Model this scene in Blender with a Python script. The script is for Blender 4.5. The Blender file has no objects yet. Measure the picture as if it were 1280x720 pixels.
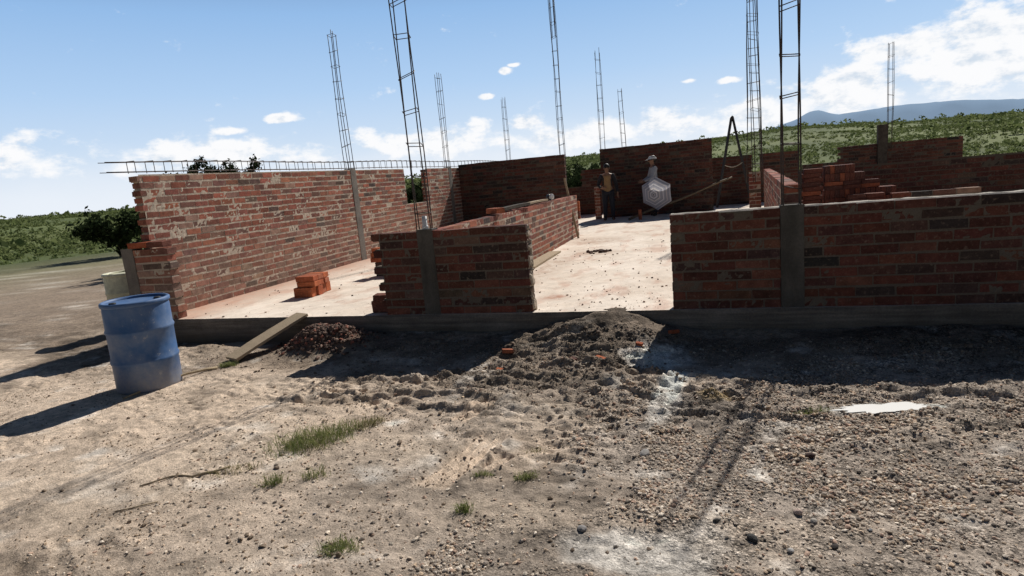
import bpy, bmesh, math, random
import numpy as np
from mathutils import Vector, Matrix
random.seed(7); RNG = np.random.default_rng(11)
scene = bpy.context.scene
COL = scene.collection
PI = math.pi
# ------------------------------------------------------------------ helpers
def link(o, parent=None):
    COL.objects.link(o)
    if parent is not None: o.parent = parent
    return o
def tag(o, label=None, cat=None, group=None, kind=None):
    if label: o['label'] = label
    if cat: o['category'] = cat
    if group: o['group'] = group
    if kind: o['kind'] = kind
    return o
def empty(name, loc, label, cat, group=None, rz=0):
    o = bpy.data.objects.new(name, None); o.location = loc; o.rotation_euler = (0, 0, rz); o.empty_display_size = .1
    link(o); return tag(o, label, cat, group)
def mesh_np(name, V, F, mats, parent=None, cols=None, midx=None, smooth=False, loc=None, rot=None):
    """V (n,3), F (m,k) constant-k faces or list of such arrays"""
    if not isinstance(F, (list, tuple)): F = [F]
    F = [np.asarray(f, np.int64) for f in F if len(f)]
    me = bpy.data.meshes.new(name)
    V = np.asarray(V, np.float32)
    nl = sum(f.size for f in F); npoly = sum(len(f) for f in F)
    me.vertices.add(len(V)); me.vertices.foreach_set('co', V.ravel())
    me.loops.add(nl); me.polygons.add(npoly)
    me.loops.foreach_set('vertex_index', np.concatenate([f.ravel() for f in F]).astype(np.int32))
    tot = np.concatenate([np.full(len(f), f.shape[1]) for f in F]); st = np.concatenate([[0], np.cumsum(tot)[:-1]])
    me.polygons.foreach_set('loop_start', st.astype(np.int32))
    if not isinstance(mats, (list, tuple)): mats = [mats]
    for m in mats: me.materials.append(m)
    if midx is not None: me.polygons.foreach_set('material_index', np.asarray(midx, np.int32))
    me.polygons.foreach_set('use_smooth', np.full(npoly, bool(smooth)))
    if cols is not None:
        cols = np.asarray(cols, np.float32)
        dom = 'POINT' if len(cols) == len(V) and len(cols) != npoly else 'FACE'
        a = me.attributes.new('Col', 'FLOAT_COLOR', dom)
        c4 = np.ones((len(cols), 4), np.float32); c4[:, :cols.shape[1]] = cols
        a.data.foreach_set('color', c4.ravel())
    me.update(calc_edges=True); me.validate()
    o = bpy.data.objects.new(name, me)
    if loc is not None: o.location = loc
    if rot is not None: o.rotation_euler = rot
    return link(o, parent)
# value noise -----------------------------------------------------------
def vnoise(x, y, seed=0):
    r = np.random.default_rng(seed); T = r.random((256, 256)).astype(np.float32)
    xi = np.floor(x).astype(np.int64); yi = np.floor(y).astype(np.int64)
    fx = x - xi; fy = y - yi; fx = fx*fx*(3-2*fx); fy = fy*fy*(3-2*fy)
    a = T[xi & 255, yi & 255]; b = T[(xi+1) & 255, yi & 255]; c = T[xi & 255, (yi+1) & 255]; d = T[(xi+1) & 255, (yi+1) & 255]
    return (a*(1-fx)+b*fx)*(1-fy) + (c*(1-fx)+d*fx)*fy
def fbm(x, y, seed=0, oct=4, gain=.5):
    s = 0; amp = 1; tot = 0; ca, sa = math.cos(.6), math.sin(.6)
    for i in range(oct):
        s = s + amp*vnoise(x, y, seed+i); tot += amp; amp *= gain
        x, y = (x*ca-y*sa)*2.03+17.3, (x*sa+y*ca)*2.03+5.1
    return s/tot
def sstep(a, b, x):
    t = np.clip((x-a)/(b-a), 0, 1); return t*t*(3-2*t)
# material builder --------------------------------------------------------
class NT:
    def __init__(s, name):
        s.m = bpy.data.materials.new(name); s.m.use_nodes = True; s.t = s.m.node_tree; s.t.nodes.clear()
        s.out = s.n('ShaderNodeOutputMaterial')
    def n(s, t, **k):
        nd = s.t.nodes.new(t)
        for a, b in k.items(): setattr(nd, a, b)
        return nd
    def l(s, a, b): s.t.links.new(a, b)
    def inp(s, sock, v):
        if hasattr(v, 'is_linked') or isinstance(v, bpy.types.NodeSocket): s.l(v, sock)
        else: sock.default_value = v
    def noise(s, scale, detail=4, rough=.55, vec=None, dist=0):
        nd = s.n('ShaderNodeTexNoise'); nd.inputs['Scale'].default_value = scale; nd.inputs['Detail'].default_value = detail
        nd.inputs['Roughness'].default_value = rough; nd.inputs['Distortion'].default_value = dist
        s.l(vec if vec is not None else s.obj(), nd.inputs['Vector']); return nd.outputs['Fac']
    def obj(s):
        if not hasattr(s, '_o'): s._o = s.n('ShaderNodeTexCoord').outputs['Object']
        return s._o
    def mapping(s, sc, rot=(0, 0, 0)):
        m = s.n('ShaderNodeMapping'); m.inputs['Scale'].default_value = sc; m.inputs['Rotation'].default_value = rot
        s.l(s.obj(), m.inputs['Vector']); return m.outputs['Vector']
    def math(s, op, a, b=0, c=None, clamp=False):
        nd = s.n('ShaderNodeMath', operation=op, use_clamp=clamp); s.inp(nd.inputs[0], a); s.inp(nd.inputs[1], b)
        if c is not None: s.inp(nd.inputs[2], c)
        return nd.outputs[0]
    def ramp(s, f, stops, interp='LINEAR'):
        nd = s.n('ShaderNodeValToRGB'); cr = nd.color_ramp; cr.interpolation = interp
        while len(cr.elements) < len(stops): cr.elements.new(.5)
        for e, (p, c) in zip(cr.elements, stops):
            e.position = p; e.color = (c, c, c, 1) if isinstance(c, (int, float)) else (*c, 1)
        s.l(f, nd.inputs[0]); return nd.outputs[0]
    def mix(s, f, a, b, mode='MIX'):
        nd = s.n('ShaderNodeMix', data_type='RGBA', blend_type=mode)
        s.inp(nd.inputs[0], f)
        for k, v in ((6, a), (7, b)):
            if isinstance(v, (tuple, list)): nd.inputs[k].default_value = (*v[:3], 1)
            else: s.l(v, nd.inputs[k])
        return nd.outputs[2]
    def attr(s, name='Col'):
        return s.n('ShaderNodeAttribute', attribute_name=name).outputs['Color']
    def bump(s, h, strength=.5, dist=.01, prev=None):
        nd = s.n('ShaderNodeBump'); nd.inputs['Strength'].default_value = strength; nd.inputs['Distance'].default_value = dist
        s.l(h, nd.inputs['Height'])
        if prev is not None: s.l(prev, nd.inputs['Normal'])
        return nd.outputs[0]
    def done(s, color, rough=.85, normal=None, metal=0, spec=.3, extra=None):
        b = s.n('ShaderNodeBsdfPrincipled'); s.b = b
        if isinstance(color, (tuple, list)): b.inputs['Base Color'].default_value = (*color[:3], 1)
        else: s.l(color, b.inputs['Base Color'])
        s.inp(b.inputs['Roughness'], rough); b.inputs['Metallic'].default_value = metal
        b.inputs['Specular IOR Level'].default_value = spec
        if normal is not None: s.l(normal, b.inputs['Normal'])
        s.l(b.outputs[0], s.out.inputs[0]); return s.m
def m_brick(name):
    t = NT(name); c = t.attr()
    n1 = t.noise(9, 5, .6); n2 = t.noise(70, 4, .65); n3 = t.noise(28, 3, .6)
    k = t.ramp(n1, [(.25, .55), (.7, 1.25)]); c = t.mix(1, c, k, 'MULTIPLY')
    k2 = t.ramp(n2, [(.3, .7), (.7, 1.2)]); c = t.mix(1, c, k2, 'MULTIPLY')
    d = t.ramp(n3, [(.56, 0.), (.74, .55)]); c = t.mix(d, c, (.30, .22, .165))
    bmp = t.bump(n2, .45, .004); bmp = t.bump(n3, .35, .006, bmp)
    return t.done(c, .92, bmp, spec=.15)
def m_mortar(name, a=(.42, .345, .27), b=(.60, .51, .41)):
    t = NT(name); n1 = t.noise(5, 5, .6); n2 = t.noise(90, 4, .65)
    c = t.mix(n1, a, b); c = t.mix(1, c, t.ramp(n2, [(.3, .72), (.7, 1.15)]), 'MULTIPLY'); c = t.mix(1, c, t.attr(), 'MULTIPLY')
    return t.done(c, .95, t.bump(n2, .6, .006), spec=.1)
def m_concrete(name, a, b, sc=3):
    t = NT(name); n1 = t.noise(sc, 6, .6); n2 = t.noise(60, 4, .6); n3 = t.noise(1.2, 4, .6, t.mapping((6, 6, 1)))
    c = t.mix(t.ramp(n1, [(.3, 0.), (.7, 1.)]), a, b); c = t.mix(1, c, t.ramp(n3, [(.3, .72), (.7, 1.15)]), 'MULTIPLY')
    c = t.mix(1, c, t.ramp(n2, [(.3, .82), (.7, 1.1)]), 'MULTIPLY')
    return t.done(c, .9, t.bump(n2, .4, .005), spec=.15)
M = {}
M['brick'] = m_brick('fired_clay'); M['mortar'] = m_mortar('lime_mortar'); M['mortar_top'] = m_mortar('fresh_mortar', (.42, .38, .33), (.62, .57, .5))
M['column_shade'] = m_concrete('shaded_column_concrete', (.075, .07, .062), (.13, .12, .105))  # same column concrete, with shade painted into a darker colour
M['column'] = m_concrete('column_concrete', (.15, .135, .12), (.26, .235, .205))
def m_edge():
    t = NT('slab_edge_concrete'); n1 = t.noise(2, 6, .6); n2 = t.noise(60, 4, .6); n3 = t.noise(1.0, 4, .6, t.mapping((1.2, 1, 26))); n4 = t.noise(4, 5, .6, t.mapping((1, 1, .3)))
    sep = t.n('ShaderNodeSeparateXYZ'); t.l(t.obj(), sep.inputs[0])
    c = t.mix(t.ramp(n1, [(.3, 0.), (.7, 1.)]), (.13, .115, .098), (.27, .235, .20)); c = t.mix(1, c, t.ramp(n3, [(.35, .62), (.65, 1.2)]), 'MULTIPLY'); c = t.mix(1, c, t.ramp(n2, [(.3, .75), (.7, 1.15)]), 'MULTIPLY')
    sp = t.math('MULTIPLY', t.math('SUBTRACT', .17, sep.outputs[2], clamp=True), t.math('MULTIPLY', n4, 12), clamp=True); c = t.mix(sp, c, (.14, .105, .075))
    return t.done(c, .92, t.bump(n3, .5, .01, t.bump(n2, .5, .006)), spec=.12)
M['slabface'] = m_edge()
def m_simple(name, a, b, sc=20, rough=.7, metal=0, bump=.3, bd=.003, spec=.3, stretch=None):
    t = NT(name); v = t.mapping(stretch) if stretch else None
    n1 = t.noise(sc, 5, .6, v); n2 = t.noise(sc*5, 3, .6, v)
    c = t.mix(t.ramp(n1, [(.3, 0.), (.7, 1.)]), a, b); c = t.mix(1, c, t.ramp(n2, [(.3, .8), (.7, 1.15)]), 'MULTIPLY')
    return t.done(c, rough, t.bump(n2, bump, bd), metal, spec)
M['rebar'] = m_simple('rusty_steel', (.045, .045, .05), (.10, .065, .045), 40, .6, .35)
M['darksteel'] = m_simple('dark_steel', (.03, .03, .034), (.06, .055, .05), 30, .55, .3)
M['plank'] = m_simple('weathered_board', (.29, .225, .15), (.48, .385, .275), 6, .85, 0, .5, .004, .1, (30, 2.2, 30))
M['wood'] = m_simple('raw_timber', (.26, .19, .12), (.42, .34, .23), 8, .8, 0, .4, .003, .15, (14, 14, 2))
M['pole'] = m_simple('weathered_pole', (.12, .09, .06), (.20, .155, .10), 8, .85)
M['darkwood'] = m_simple('dark_form_board', (.05, .042, .035), (.10, .085, .07), 8, .85, 0, .4, .003, .1)
M['bark'] = m_simple('bark', (.06, .045, .03), (.12, .09, .065), 20, .9)
M['white'] = m_simple('white_plastic', (.6, .6, .6), (.8, .8, .78), 12, .5)
M['cream'] = m_simple('cream_plastic', (.50, .50, .36), (.62, .61, .46), 4, .5)
M['black'] = m_simple('black_rubber', (.015, .015, .015), (.03, .03, .03), 12, .6)
M['yellowcord'] = m_simple('cord', (.45, .42, .3), (.55, .5, .4), 20)
M['skin'] = m_simple('skin', (.24, .13, .085), (.30, .17, .11), 10, .55)
M['hair'] = m_simple('hair', (.012, .01, .009), (.02, .017, .014), 60, .6)
M['jacket'] = m_simple('dark_jacket_cloth', (.018, .018, .022), (.03, .03, .035), 25, .9)
M['tan'] = m_simple('tan_cloth', (.24, .15, .075), (.32, .205, .105), 15, .9)
M['trouser'] = m_simple('dark_trouser_cloth', (.02, .022, .03), (.035, .038, .05), 25, .9)
M['greyshirt'] = m_simple('grey_shirt_cloth', (.30, .31, .34), (.42, .43, .46), 25, .9)
M['boot'] = m_simple('boot_leather', (.025, .018, .012), (.05, .035, .025), 25, .7)
def m_drum():
    t = NT('blue_drum_plastic'); n1 = t.noise(2.2, 6, .65); n2 = t.noise(30, 4, .7); n3 = t.noise(4, 6, .7)
    sep = t.n('ShaderNodeSeparateXYZ'); t.l(t.obj(), sep.inputs[0])
    c = t.mix(n1, (.028, .085, .22), (.055, .14, .31))
    dust = t.math('MULTIPLY', t.ramp(n3, [(.4, 0.), (.72, 1.)]), t.math('SUBTRACT', .75, t.math('MULTIPLY', sep.outputs[2], .5)))
    c = t.mix(t.math('MULTIPLY', dust, .75, clamp=True), c, (.34, .36, .38))
    low = t.math('MULTIPLY', t.math('SUBTRACT', .3, sep.outputs[2], clamp=True), t.math('MULTIPLY', n2, 3.2), clamp=True)
    c = t.mix(low, c, (.33, .28, .22)); sc = t.ramp(t.noise(16, 5, .7), [(.64, 0.), (.69, .5)]); c = t.mix(sc, c, (.36, .37, .38)); s2 = t.ramp(t.noise(7, 4, .8, t.mapping((3, 3, 30))), [(.66, 0.), (.72, .4)]); c = t.mix(s2, c, (.25, .31, .40)); bm_ = t.noise(3.5, 2, .5)
    return t.done(c, t.math('ADD', .38, t.math('MULTIPLY', n1, .35)), t.bump(n2, .2, .003, t.bump(bm_, .5, .05)), spec=.4)
M['drum'] = m_drum()
def m_leaf(name, a, b, trans=.25):
    t = NT(name); g = t.n('ShaderNodeNewGeometry'); c = t.mix(g.outputs['Random Per Island'], a, b)
    d = t.n('ShaderNodeBsdfDiffuse'); t.l(c, d.inputs[0]); tr = t.n('ShaderNodeBsdfTranslucent'); t.l(c, tr.inputs[0])
    mx = t.n('ShaderNodeMixShader'); mx.inputs[0].default_value = trans; t.l(d.outputs[0], mx.inputs[1]); t.l(tr.outputs[0], mx.inputs[2])
    t.l(mx.outputs[0], t.out.inputs[0]); return t.m
M['leafdark'] = m_leaf('dark_leaves', (.016, .026, .012), (.04, .055, .025), .2)
M['scrub'] = m_leaf('scrub_leaves', (.085, .115, .042), (.20, .23, .095), .42)
M['grass'] = m_leaf('grass_blades', (.09, .14, .035), (.31, .30, .13), .35)
M['drygrass'] = m_leaf('dry_grass_blades', (.14, .14, .05), (.30, .26, .13), .3)
# ------------------------------------------------------------------ primitive arrays
def boxes_np(C, S, jit=0., rng=RNG, yaw=None):
    """many boxes: C centres (n,3), S sizes (n,3) -> V (8n,3), F (6n,4)"""
    C = np.asarray(C, float); S = np.asarray(S, float); n = len(C)
    u = np.array([[-1,-1,-1],[1,-1,-1],[1,1,-1],[-1,1,-1],[-1,-1,1],[1,-1,1],[1,1,1],[-1,1,1]])*.5
    L = u[None]*S[:, None, :]
    if jit: L = L + rng.uniform(-jit, jit, L.shape)
    if yaw is not None:
        c = np.cos(yaw)[:, None]; s = np.sin(yaw)[:, None]; L = np.stack([L[..., 0]*c-L[..., 1]*s, L[..., 0]*s+L[..., 1]*c, L[..., 2]], -1)
    V = (C[:, None, :]+L).reshape(-1, 3)
    f = np.array([[0,3,2,1],[4,5,6,7],[0,1,5,4],[1,2,6,5],[2,3,7,6],[3,0,4,7]])
    F = (np.arange(n)[:, None, None]*8+f[None]).reshape(-1, 4); return V, F
def tube_np(P, r, k=6, cap=True):
    P = np.asarray(P, float); n = len(P); r = np.broadcast_to(np.asarray(r, float), (n,))
    T = np.gradient(P, axis=0); T /= np.linalg.norm(T, axis=1)[:, None]+1e-12
    ref = np.array([0, 0, 1.]) if abs(T[0][2]) < .8 else np.array([1., 0, 0])
    V = []
    for i in range(n):
        a = np.cross(T[i], ref); a /= np.linalg.norm(a)+1e-12; b = np.cross(T[i], a)
        for j in range(k):
            t = 2*PI*j/k; V.append(P[i]+r[i]*(math.cos(t)*a+math.sin(t)*b))
    F = []
    for i in range(n-1):
        for j in range(k):
            F.append((i*k+j, i*k+(j+1) % k, (i+1)*k+(j+1) % k, (i+1)*k+j))
    V = np.array(V); F4 = np.array(F)
    if cap:
        V = np.vstack([V, P[0], P[-1]]); e = []
        for j in range(k): e.append((n*k, (j+1) % k, j)); e.append((n*k+1, (n-1)*k+j, (n-1)*k+(j+1) % k))
        return V, [F4, np.array(e)]
    return V, [F4]
def merge(parts):
    """parts: list of (V, [F..]) -> V, list of faces grouped by size"""
    Vs = []; by = {}; off = 0
    for V, Fs in parts:
        if not isinstance(Fs, (list, tuple)): Fs = [Fs]
        for f in Fs:
            f = np.asarray(f)
            if len(f): by.setdefault(f.shape[1], []).append(f+off)
        Vs.append(V); off += len(V)
    return np.vstack(Vs), [np.vstack(v) for k, v in sorted(by.items())]
def tubes(name, polys, r, mat, parent=None, k=6, **kw):
    V, F = merge([tube_np(p, r, k) for p in polys]); return mesh_np(name, V, F, mat, parent, smooth=True, **kw)
def lathe(name, prof, mat, parent=None, seg=40, loc=None, smooth=True, capb=True, rot=None):
    prof = np.array(prof, float); n = len(prof); V = []
    for r, z in prof:
        for j in range(seg): V.append((r*math.cos(2*PI*j/seg), r*math.sin(2*PI*j/seg), z))
    F = [(i*seg+j, i*seg+(j+1) % seg, (i+1)*seg+(j+1) % seg, (i+1)*seg+j) for i in range(n-1) for j in range(seg)]
    return mesh_np(name, V, np.array(F), mat, parent, smooth=smooth, loc=loc, rot=rot)
# ------------------------------------------------------------------ brick walls
PAL = [((.33, .115, .075), 5), ((.27, .092, .062), 5), ((.36, .145, .095), 3), ((.23, .09, .068), 3.4), ((.19, .10, .08), 2.2), ((.12, .08, .066), 1.1), ((.07, .056, .05), .35), ((.34, .21, .155), 1.2)]
PW = np.array([w for _, w in PAL]); PW /= PW.sum(); PC = np.array([c for c, _ in PAL])
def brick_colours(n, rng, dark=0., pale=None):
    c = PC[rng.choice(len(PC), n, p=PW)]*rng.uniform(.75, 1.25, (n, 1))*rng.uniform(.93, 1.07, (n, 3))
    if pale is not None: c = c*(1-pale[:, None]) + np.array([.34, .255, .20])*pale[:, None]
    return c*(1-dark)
ZS = .3
def brick_wall(label, x, y, ang, L, z0, top, thick=.14, gaps=(), cols=(), teeth=(0, 0), seed=1, res=.035, course=.094, unit=.30, group=None, capm=False, pale=False, back=True, dark=0., mort=1., jt=.019, endm=False, brown=0.):  # dark and mort paint shade into brick and mortar colours
    """origin at the front-left base corner; s runs along, t = depth, z up. gaps: (s0,s1,z0,z1) above base; cols: (s0,s1)"""
    rng = np.random.default_rng(seed)
    topf = top if callable(top) else (lambda s: top)
    H = max(topf(s) for s in np.linspace(0, L, 60)); nc = int(round(H/course))
    C = []; S = []; core = []
    for i in range(nc):
        zc = (i+.5)*course
        e0 = -(teeth[0]*rng.uniform(.3, 1) if (i % 2) else 0); e1 = L+(teeth[1]*rng.uniform(.3, 1) if (i % 2) else 0)
        if teeth[0] and not i % 2: e0 += rng.uniform(0, .03)
        iv = [(e0, e1)]
        cuts = [(a, b) for a, b in cols]+[(a, b) for a, b, g0, g1 in gaps if g0 < zc < g1]
        for a, b in cuts:
            nv = []
            for p, q in iv:
                if b <= p or a >= q: nv.append((p, q)); continue
                if a-p > .04: nv.append((p, a))
                if q-b > .04: nv.append((b, q))
            iv = nv
        for p, q in iv:
            s = p - (unit*.5 if i % 2 else 0) - rng.uniform(0, .05); run = []
            while s < q:
                l = unit*rng.uniform(.93, 1.07); a = max(s, p); b = min(s+l-min(.018, .6*jt)*rng.uniform(.6, 1.4), q); s += l
                if b-a < .045: continue
                if zc > topf((a+b)/2): continue
                run.append((a, b))
            for a, b in run:
                if p == e0 and a-p < .06 and teeth[0] == 0: a = p
                if q == e1 and q-b < .09 and teeth[1] == 0: b = q
                C.append(((a+b)/2, thick/2+rng.normal(0, .0014), zc-.009+rng.normal(0, .002)))
                S.append((b-a, thick+rng.uniform(-.001, .002), course-jt+rng.uniform(-.006, .006)))
            if run:
                # core follows contiguous covered range
                a0 = run[0][0]; b0 = run[0][1]
                for a, b in run[1:]+[(1e9, 1e9)]:
                    if a-b0 > .08: 
                        core.append((a0+.012, b0-.012, i)); a0 = a
                    b0 = b
    n = len(C); V, F = boxes_np(C, S, 0, rng); V = V+rng.uniform(-1, 1, V.shape)*np.array([.0032, .0009, .0032])
    pal = None
    C = np.array(C)
    if pale: pal = np.clip((1.15-C[:, 2])*.75, 0, .6)*rng.uniform(.3, 1, n)
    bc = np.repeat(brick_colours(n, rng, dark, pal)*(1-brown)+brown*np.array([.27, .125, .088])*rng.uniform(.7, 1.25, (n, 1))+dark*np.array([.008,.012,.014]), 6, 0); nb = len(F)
    cc = []; cs = []
    for a, b, i in core:
        istop = (i+1)*course >= topf((a+b)/2)-.02
        h = course-(.022 if istop else 0)
        cc.append(((a+b)/2, thick/2, i*course+h/2-.006)); cs.append((b-a, thick-.028, h))
    V2, F2 = boxes_np(cc, cs)
    parts = [(V, F), (V2, F2)]; cols_ = [bc, np.full((len(F2), 3), mort)]; mid = [np.zeros(nb), np.ones(len(F2))]
    # displaced mortar sheets
    ns = int(L/res)+1; nz = int(H/res)+1
    ss = np.linspace(.006, L-.006, ns); zz = np.linspace(0, H-.022, nz); G, Z = np.meshgrid(ss, zz, indexing='ij')
    gc = (G[:-1, :-1]+G[1:, 1:])/2; zc = (Z[:-1, :-1]+Z[1:, 1:])/2
    ok = zc < np.vectorize(topf)(gc)-.02
    for a, b in cols: ok &= ~((gc > a) & (gc < b))
    for a, b, g0, g1 in gaps: ok &= ~((gc > a-.01) & (gc < b+.01) & (zc > g0-.03) & (zc < g1))
    idx = np.arange(ns*nz).reshape(ns, nz); q = np.stack([idx[:-1, :-1], idx[1:, :-1], idx[1:, 1:], idx[:-1, 1:]], -1)[ok]
    for side in ((0, 1) if back else (0,)):
        nn = fbm(G*30, Z*38, seed*3+side, 3); n0 = fbm(G*9, Z*9, seed*5+side, 2); dep = .0040-.0036*sstep(.3, .75, nn)-.0050*sstep(.76, .92, n0)*sstep(.35, .6, nn)
        Tt = dep if side == 0 else thick-dep
        VV = np.stack([G, Tt, Z], -1).reshape(-1, 3); ff = q if side == 0 else q[:, ::-1]
        parts.append((VV, ff)); cols_.append(np.full((len(ff), 3), mort)); mid.append(np.ones(len(ff)))
    if endm:   # mortar squeezed out over the right end
        tt = np.linspace(.002, thick-.002, 16); zz = np.linspace(0, nc*course-.02, 90); G, Z = np.meshgrid(tt, zz, indexing='ij')
        nn = fbm(G*16, Z*16, seed+70, 4); Sx = L-.010+.030*sstep(.42, .62, nn); Sx = np.where((G < .006) | (G > thick-.006), L-.03, Sx)
        idx = np.arange(16*90).reshape(16, 90); qq = np.stack([idx[:-1, :-1], idx[1:, :-1], idx[1:, 1:], idx[:-1, 1:]], -1).reshape(-1, 4)
        parts.append((np.stack([Sx, G, Z], -1).reshape(-1, 3), qq)); cols_.append(np.full((len(qq), 3), .9)); mid.append(np.ones(len(qq)))
    if capm:   # mortar bed spread over the last course
        ns2 = int(L/.05); ss = np.linspace(.01, L-.01, ns2); tt = np.linspace(.004, thick-.004, 5); G, T = np.meshgrid(ss, tt, indexing='ij')
        zt = np.vectorize(topf)(G); hh = nc*course-.016+.014*fbm(G*12, T*20, seed+5, 3)
        edge = (T < .01) | (T > thick-.01); hh = np.where(edge, nc*course-.03, hh)
        keep = np.ones((ns2-1, 4), bool); gm = (G[:-1, :-1]+G[1:, 1:])/2
        for a, b in cols: keep &= ~((gm > a) & (gm < b))
        idx = np.arange(ns2*5).reshape(ns2, 5); qq = np.stack([idx[:-1, :-1], idx[1:, :-1], idx[1:, 1:], idx[:-1, 1:]], -1)[keep]
        parts.append((np.stack([G, T, hh], -1).reshape(-1, 3), qq)); cols_.append(np.full((len(qq), 3), 1.)); mid.append(np.full(len(qq), 2))
    V, F = merge(parts)
    o = mesh_np('brick_wall', V, F, [M['brick'], M['mortar'], M['mortar_top']], None, np.vstack(cols_), np.concatenate(mid), loc=(x, y, z0), rot=(0, 0, ang))
    tag(o, label, 'brick wall', group)
    for a, b in cols:
        ns3, nz3 = 5, 26; H2 = topf((a+b)/2)+.004
        uu = np.linspace(a+.002, b-.002, ns3); zz = np.linspace(0, H2, nz3); G, Z = np.meshgrid(uu, zz, indexing='ij'); pp = []
        for side in (0, 1):
            nn = (fbm(G*7, Z*5, seed+40+side, 3)-.5)*.014
            Tt = -.006+nn if side == 0 else thick+.006-nn
            idx = np.arange(ns3*nz3).reshape(ns3, nz3); qq = np.stack([idx[:-1, :-1], idx[1:, :-1], idx[1:, 1:], idx[:-1, 1:]], -1).reshape(-1, 4)
            pp.append((np.stack([G, Tt+0*G, Z], -1).reshape(-1, 3), qq if side == 0 else qq[:, ::-1]))
        Vb, Fb = boxes_np([((a+b)/2, thick/2, H2/2)], [(b-a-.006, thick-.004, H2-.004)]); pp.append((Vb, Fb))
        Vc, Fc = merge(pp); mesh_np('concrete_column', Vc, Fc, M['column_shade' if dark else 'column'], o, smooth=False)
    return o
FY = 6.012
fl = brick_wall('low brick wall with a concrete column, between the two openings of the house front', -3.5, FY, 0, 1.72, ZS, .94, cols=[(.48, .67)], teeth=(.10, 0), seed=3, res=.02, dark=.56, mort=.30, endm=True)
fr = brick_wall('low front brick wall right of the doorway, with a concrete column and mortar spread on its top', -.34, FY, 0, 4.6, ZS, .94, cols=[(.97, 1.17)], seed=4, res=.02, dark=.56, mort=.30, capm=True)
stub = brick_wall('short brick stub wall beside the blue drum, joined to the long left wall', -7.3, FY, 0, .75, ZS, .94, cols=[(0, .2)], teeth=(0, .03), seed=5, res=.02, pale=True)
left = brick_wall('long sunlit brick wall along the left with a window gap and two concrete columns', -6.94, 6.16, PI/2, 16.5, ZS, 1.9, seed=6, res=.026, cols=[(5.0, 5.2), (10.1, 10.3)], gaps=[(7.37, 8.56, 1.03, 3)], teeth=(.025, 0), pale=True, back=False, jt=.025, brown=.10, unit=.255)
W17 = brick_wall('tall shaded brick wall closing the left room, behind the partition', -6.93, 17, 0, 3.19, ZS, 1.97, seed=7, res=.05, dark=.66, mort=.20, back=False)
part = brick_wall('unfinished sunlit brick partition with uneven top, running back from the front wall', -2.8-.14, 13.75, -PI/2, 7.58, ZS, lambda s: .94 if s < 5.9 else .94, seed=8, res=.024, unit=.26, jt=.026, brown=.05)
part.location = (-2.8, 6.17, ZS); part.rotation_euler = (0, 0, PI/2)
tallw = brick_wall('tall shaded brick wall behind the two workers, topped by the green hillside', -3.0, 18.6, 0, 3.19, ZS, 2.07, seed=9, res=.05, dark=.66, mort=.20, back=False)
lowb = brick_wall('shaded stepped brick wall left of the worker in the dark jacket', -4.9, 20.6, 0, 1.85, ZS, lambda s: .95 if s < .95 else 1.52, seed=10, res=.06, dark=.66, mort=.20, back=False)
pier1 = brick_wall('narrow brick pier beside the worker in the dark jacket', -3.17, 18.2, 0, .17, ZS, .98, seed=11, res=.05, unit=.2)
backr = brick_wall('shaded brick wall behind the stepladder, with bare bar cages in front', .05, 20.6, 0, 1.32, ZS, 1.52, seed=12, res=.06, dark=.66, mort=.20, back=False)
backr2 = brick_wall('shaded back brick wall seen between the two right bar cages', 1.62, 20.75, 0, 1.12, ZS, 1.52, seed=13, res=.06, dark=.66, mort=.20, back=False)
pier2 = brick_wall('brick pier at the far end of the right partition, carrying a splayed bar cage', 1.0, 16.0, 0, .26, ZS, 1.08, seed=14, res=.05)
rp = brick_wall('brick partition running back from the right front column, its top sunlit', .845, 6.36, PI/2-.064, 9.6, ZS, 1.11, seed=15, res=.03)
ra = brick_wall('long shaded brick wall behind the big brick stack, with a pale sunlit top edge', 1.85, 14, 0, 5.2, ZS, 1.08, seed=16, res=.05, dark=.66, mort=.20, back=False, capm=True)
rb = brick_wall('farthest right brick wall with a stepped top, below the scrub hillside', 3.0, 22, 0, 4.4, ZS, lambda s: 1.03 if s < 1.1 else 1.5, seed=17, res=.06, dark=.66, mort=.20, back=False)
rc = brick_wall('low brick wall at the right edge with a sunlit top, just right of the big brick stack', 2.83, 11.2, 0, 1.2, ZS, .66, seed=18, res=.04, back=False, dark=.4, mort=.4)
# ------------------------------------------------------------------ ground sheet
def axis(lo, hi, step, lo_far, hi_far, g):
    a = list(np.arange(lo, hi+1e-6, step)); s = step
    while a[-1] < hi_far: s *= g; a.append(a[-1]+s)
    s = step
    while a[0] > lo_far: s *= g; a.insert(0, a[0]-s)
    return np.array(a)
AZ_E = [(-180, .2), (-90, .3), (-58, .7), (-40, .9), (-27, 1.15), (-20, 1.2), (-12.5, 1.75), (-9.9, 1.9), (.6, 2.25), (7.6, 2.4), (14.3, 1.95), (25, 1.6), (50, .8), (90, .3), (180, .2)]
def hill(x, y):
    r = np.hypot(x, y); az = np.degrees(np.arctan2(x, y))
    e = np.interp(az, [a for a, _ in AZ_E], [b for _, b in AZ_E])
    zr = 1.69+330*np.tan(np.radians(e-.42))
    k = sstep(60, 330, r); dip = -3.0*sstep(32, 75, r)*(1-sstep(75, 200, r))
    n = (fbm(x/35+50, y/35+50, 91, 4)-.5)*4*sstep(80, 200, r)*(1-.6*sstep(260, 330, r))
    return k*zr + dip + n
def rotd(x, y, cx, cy, ang):
    c, s = math.cos(ang), math.sin(ang); dx = x-cx; dy = y-cy; return dx*c+dy*s, -dx*s+dy*c
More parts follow.
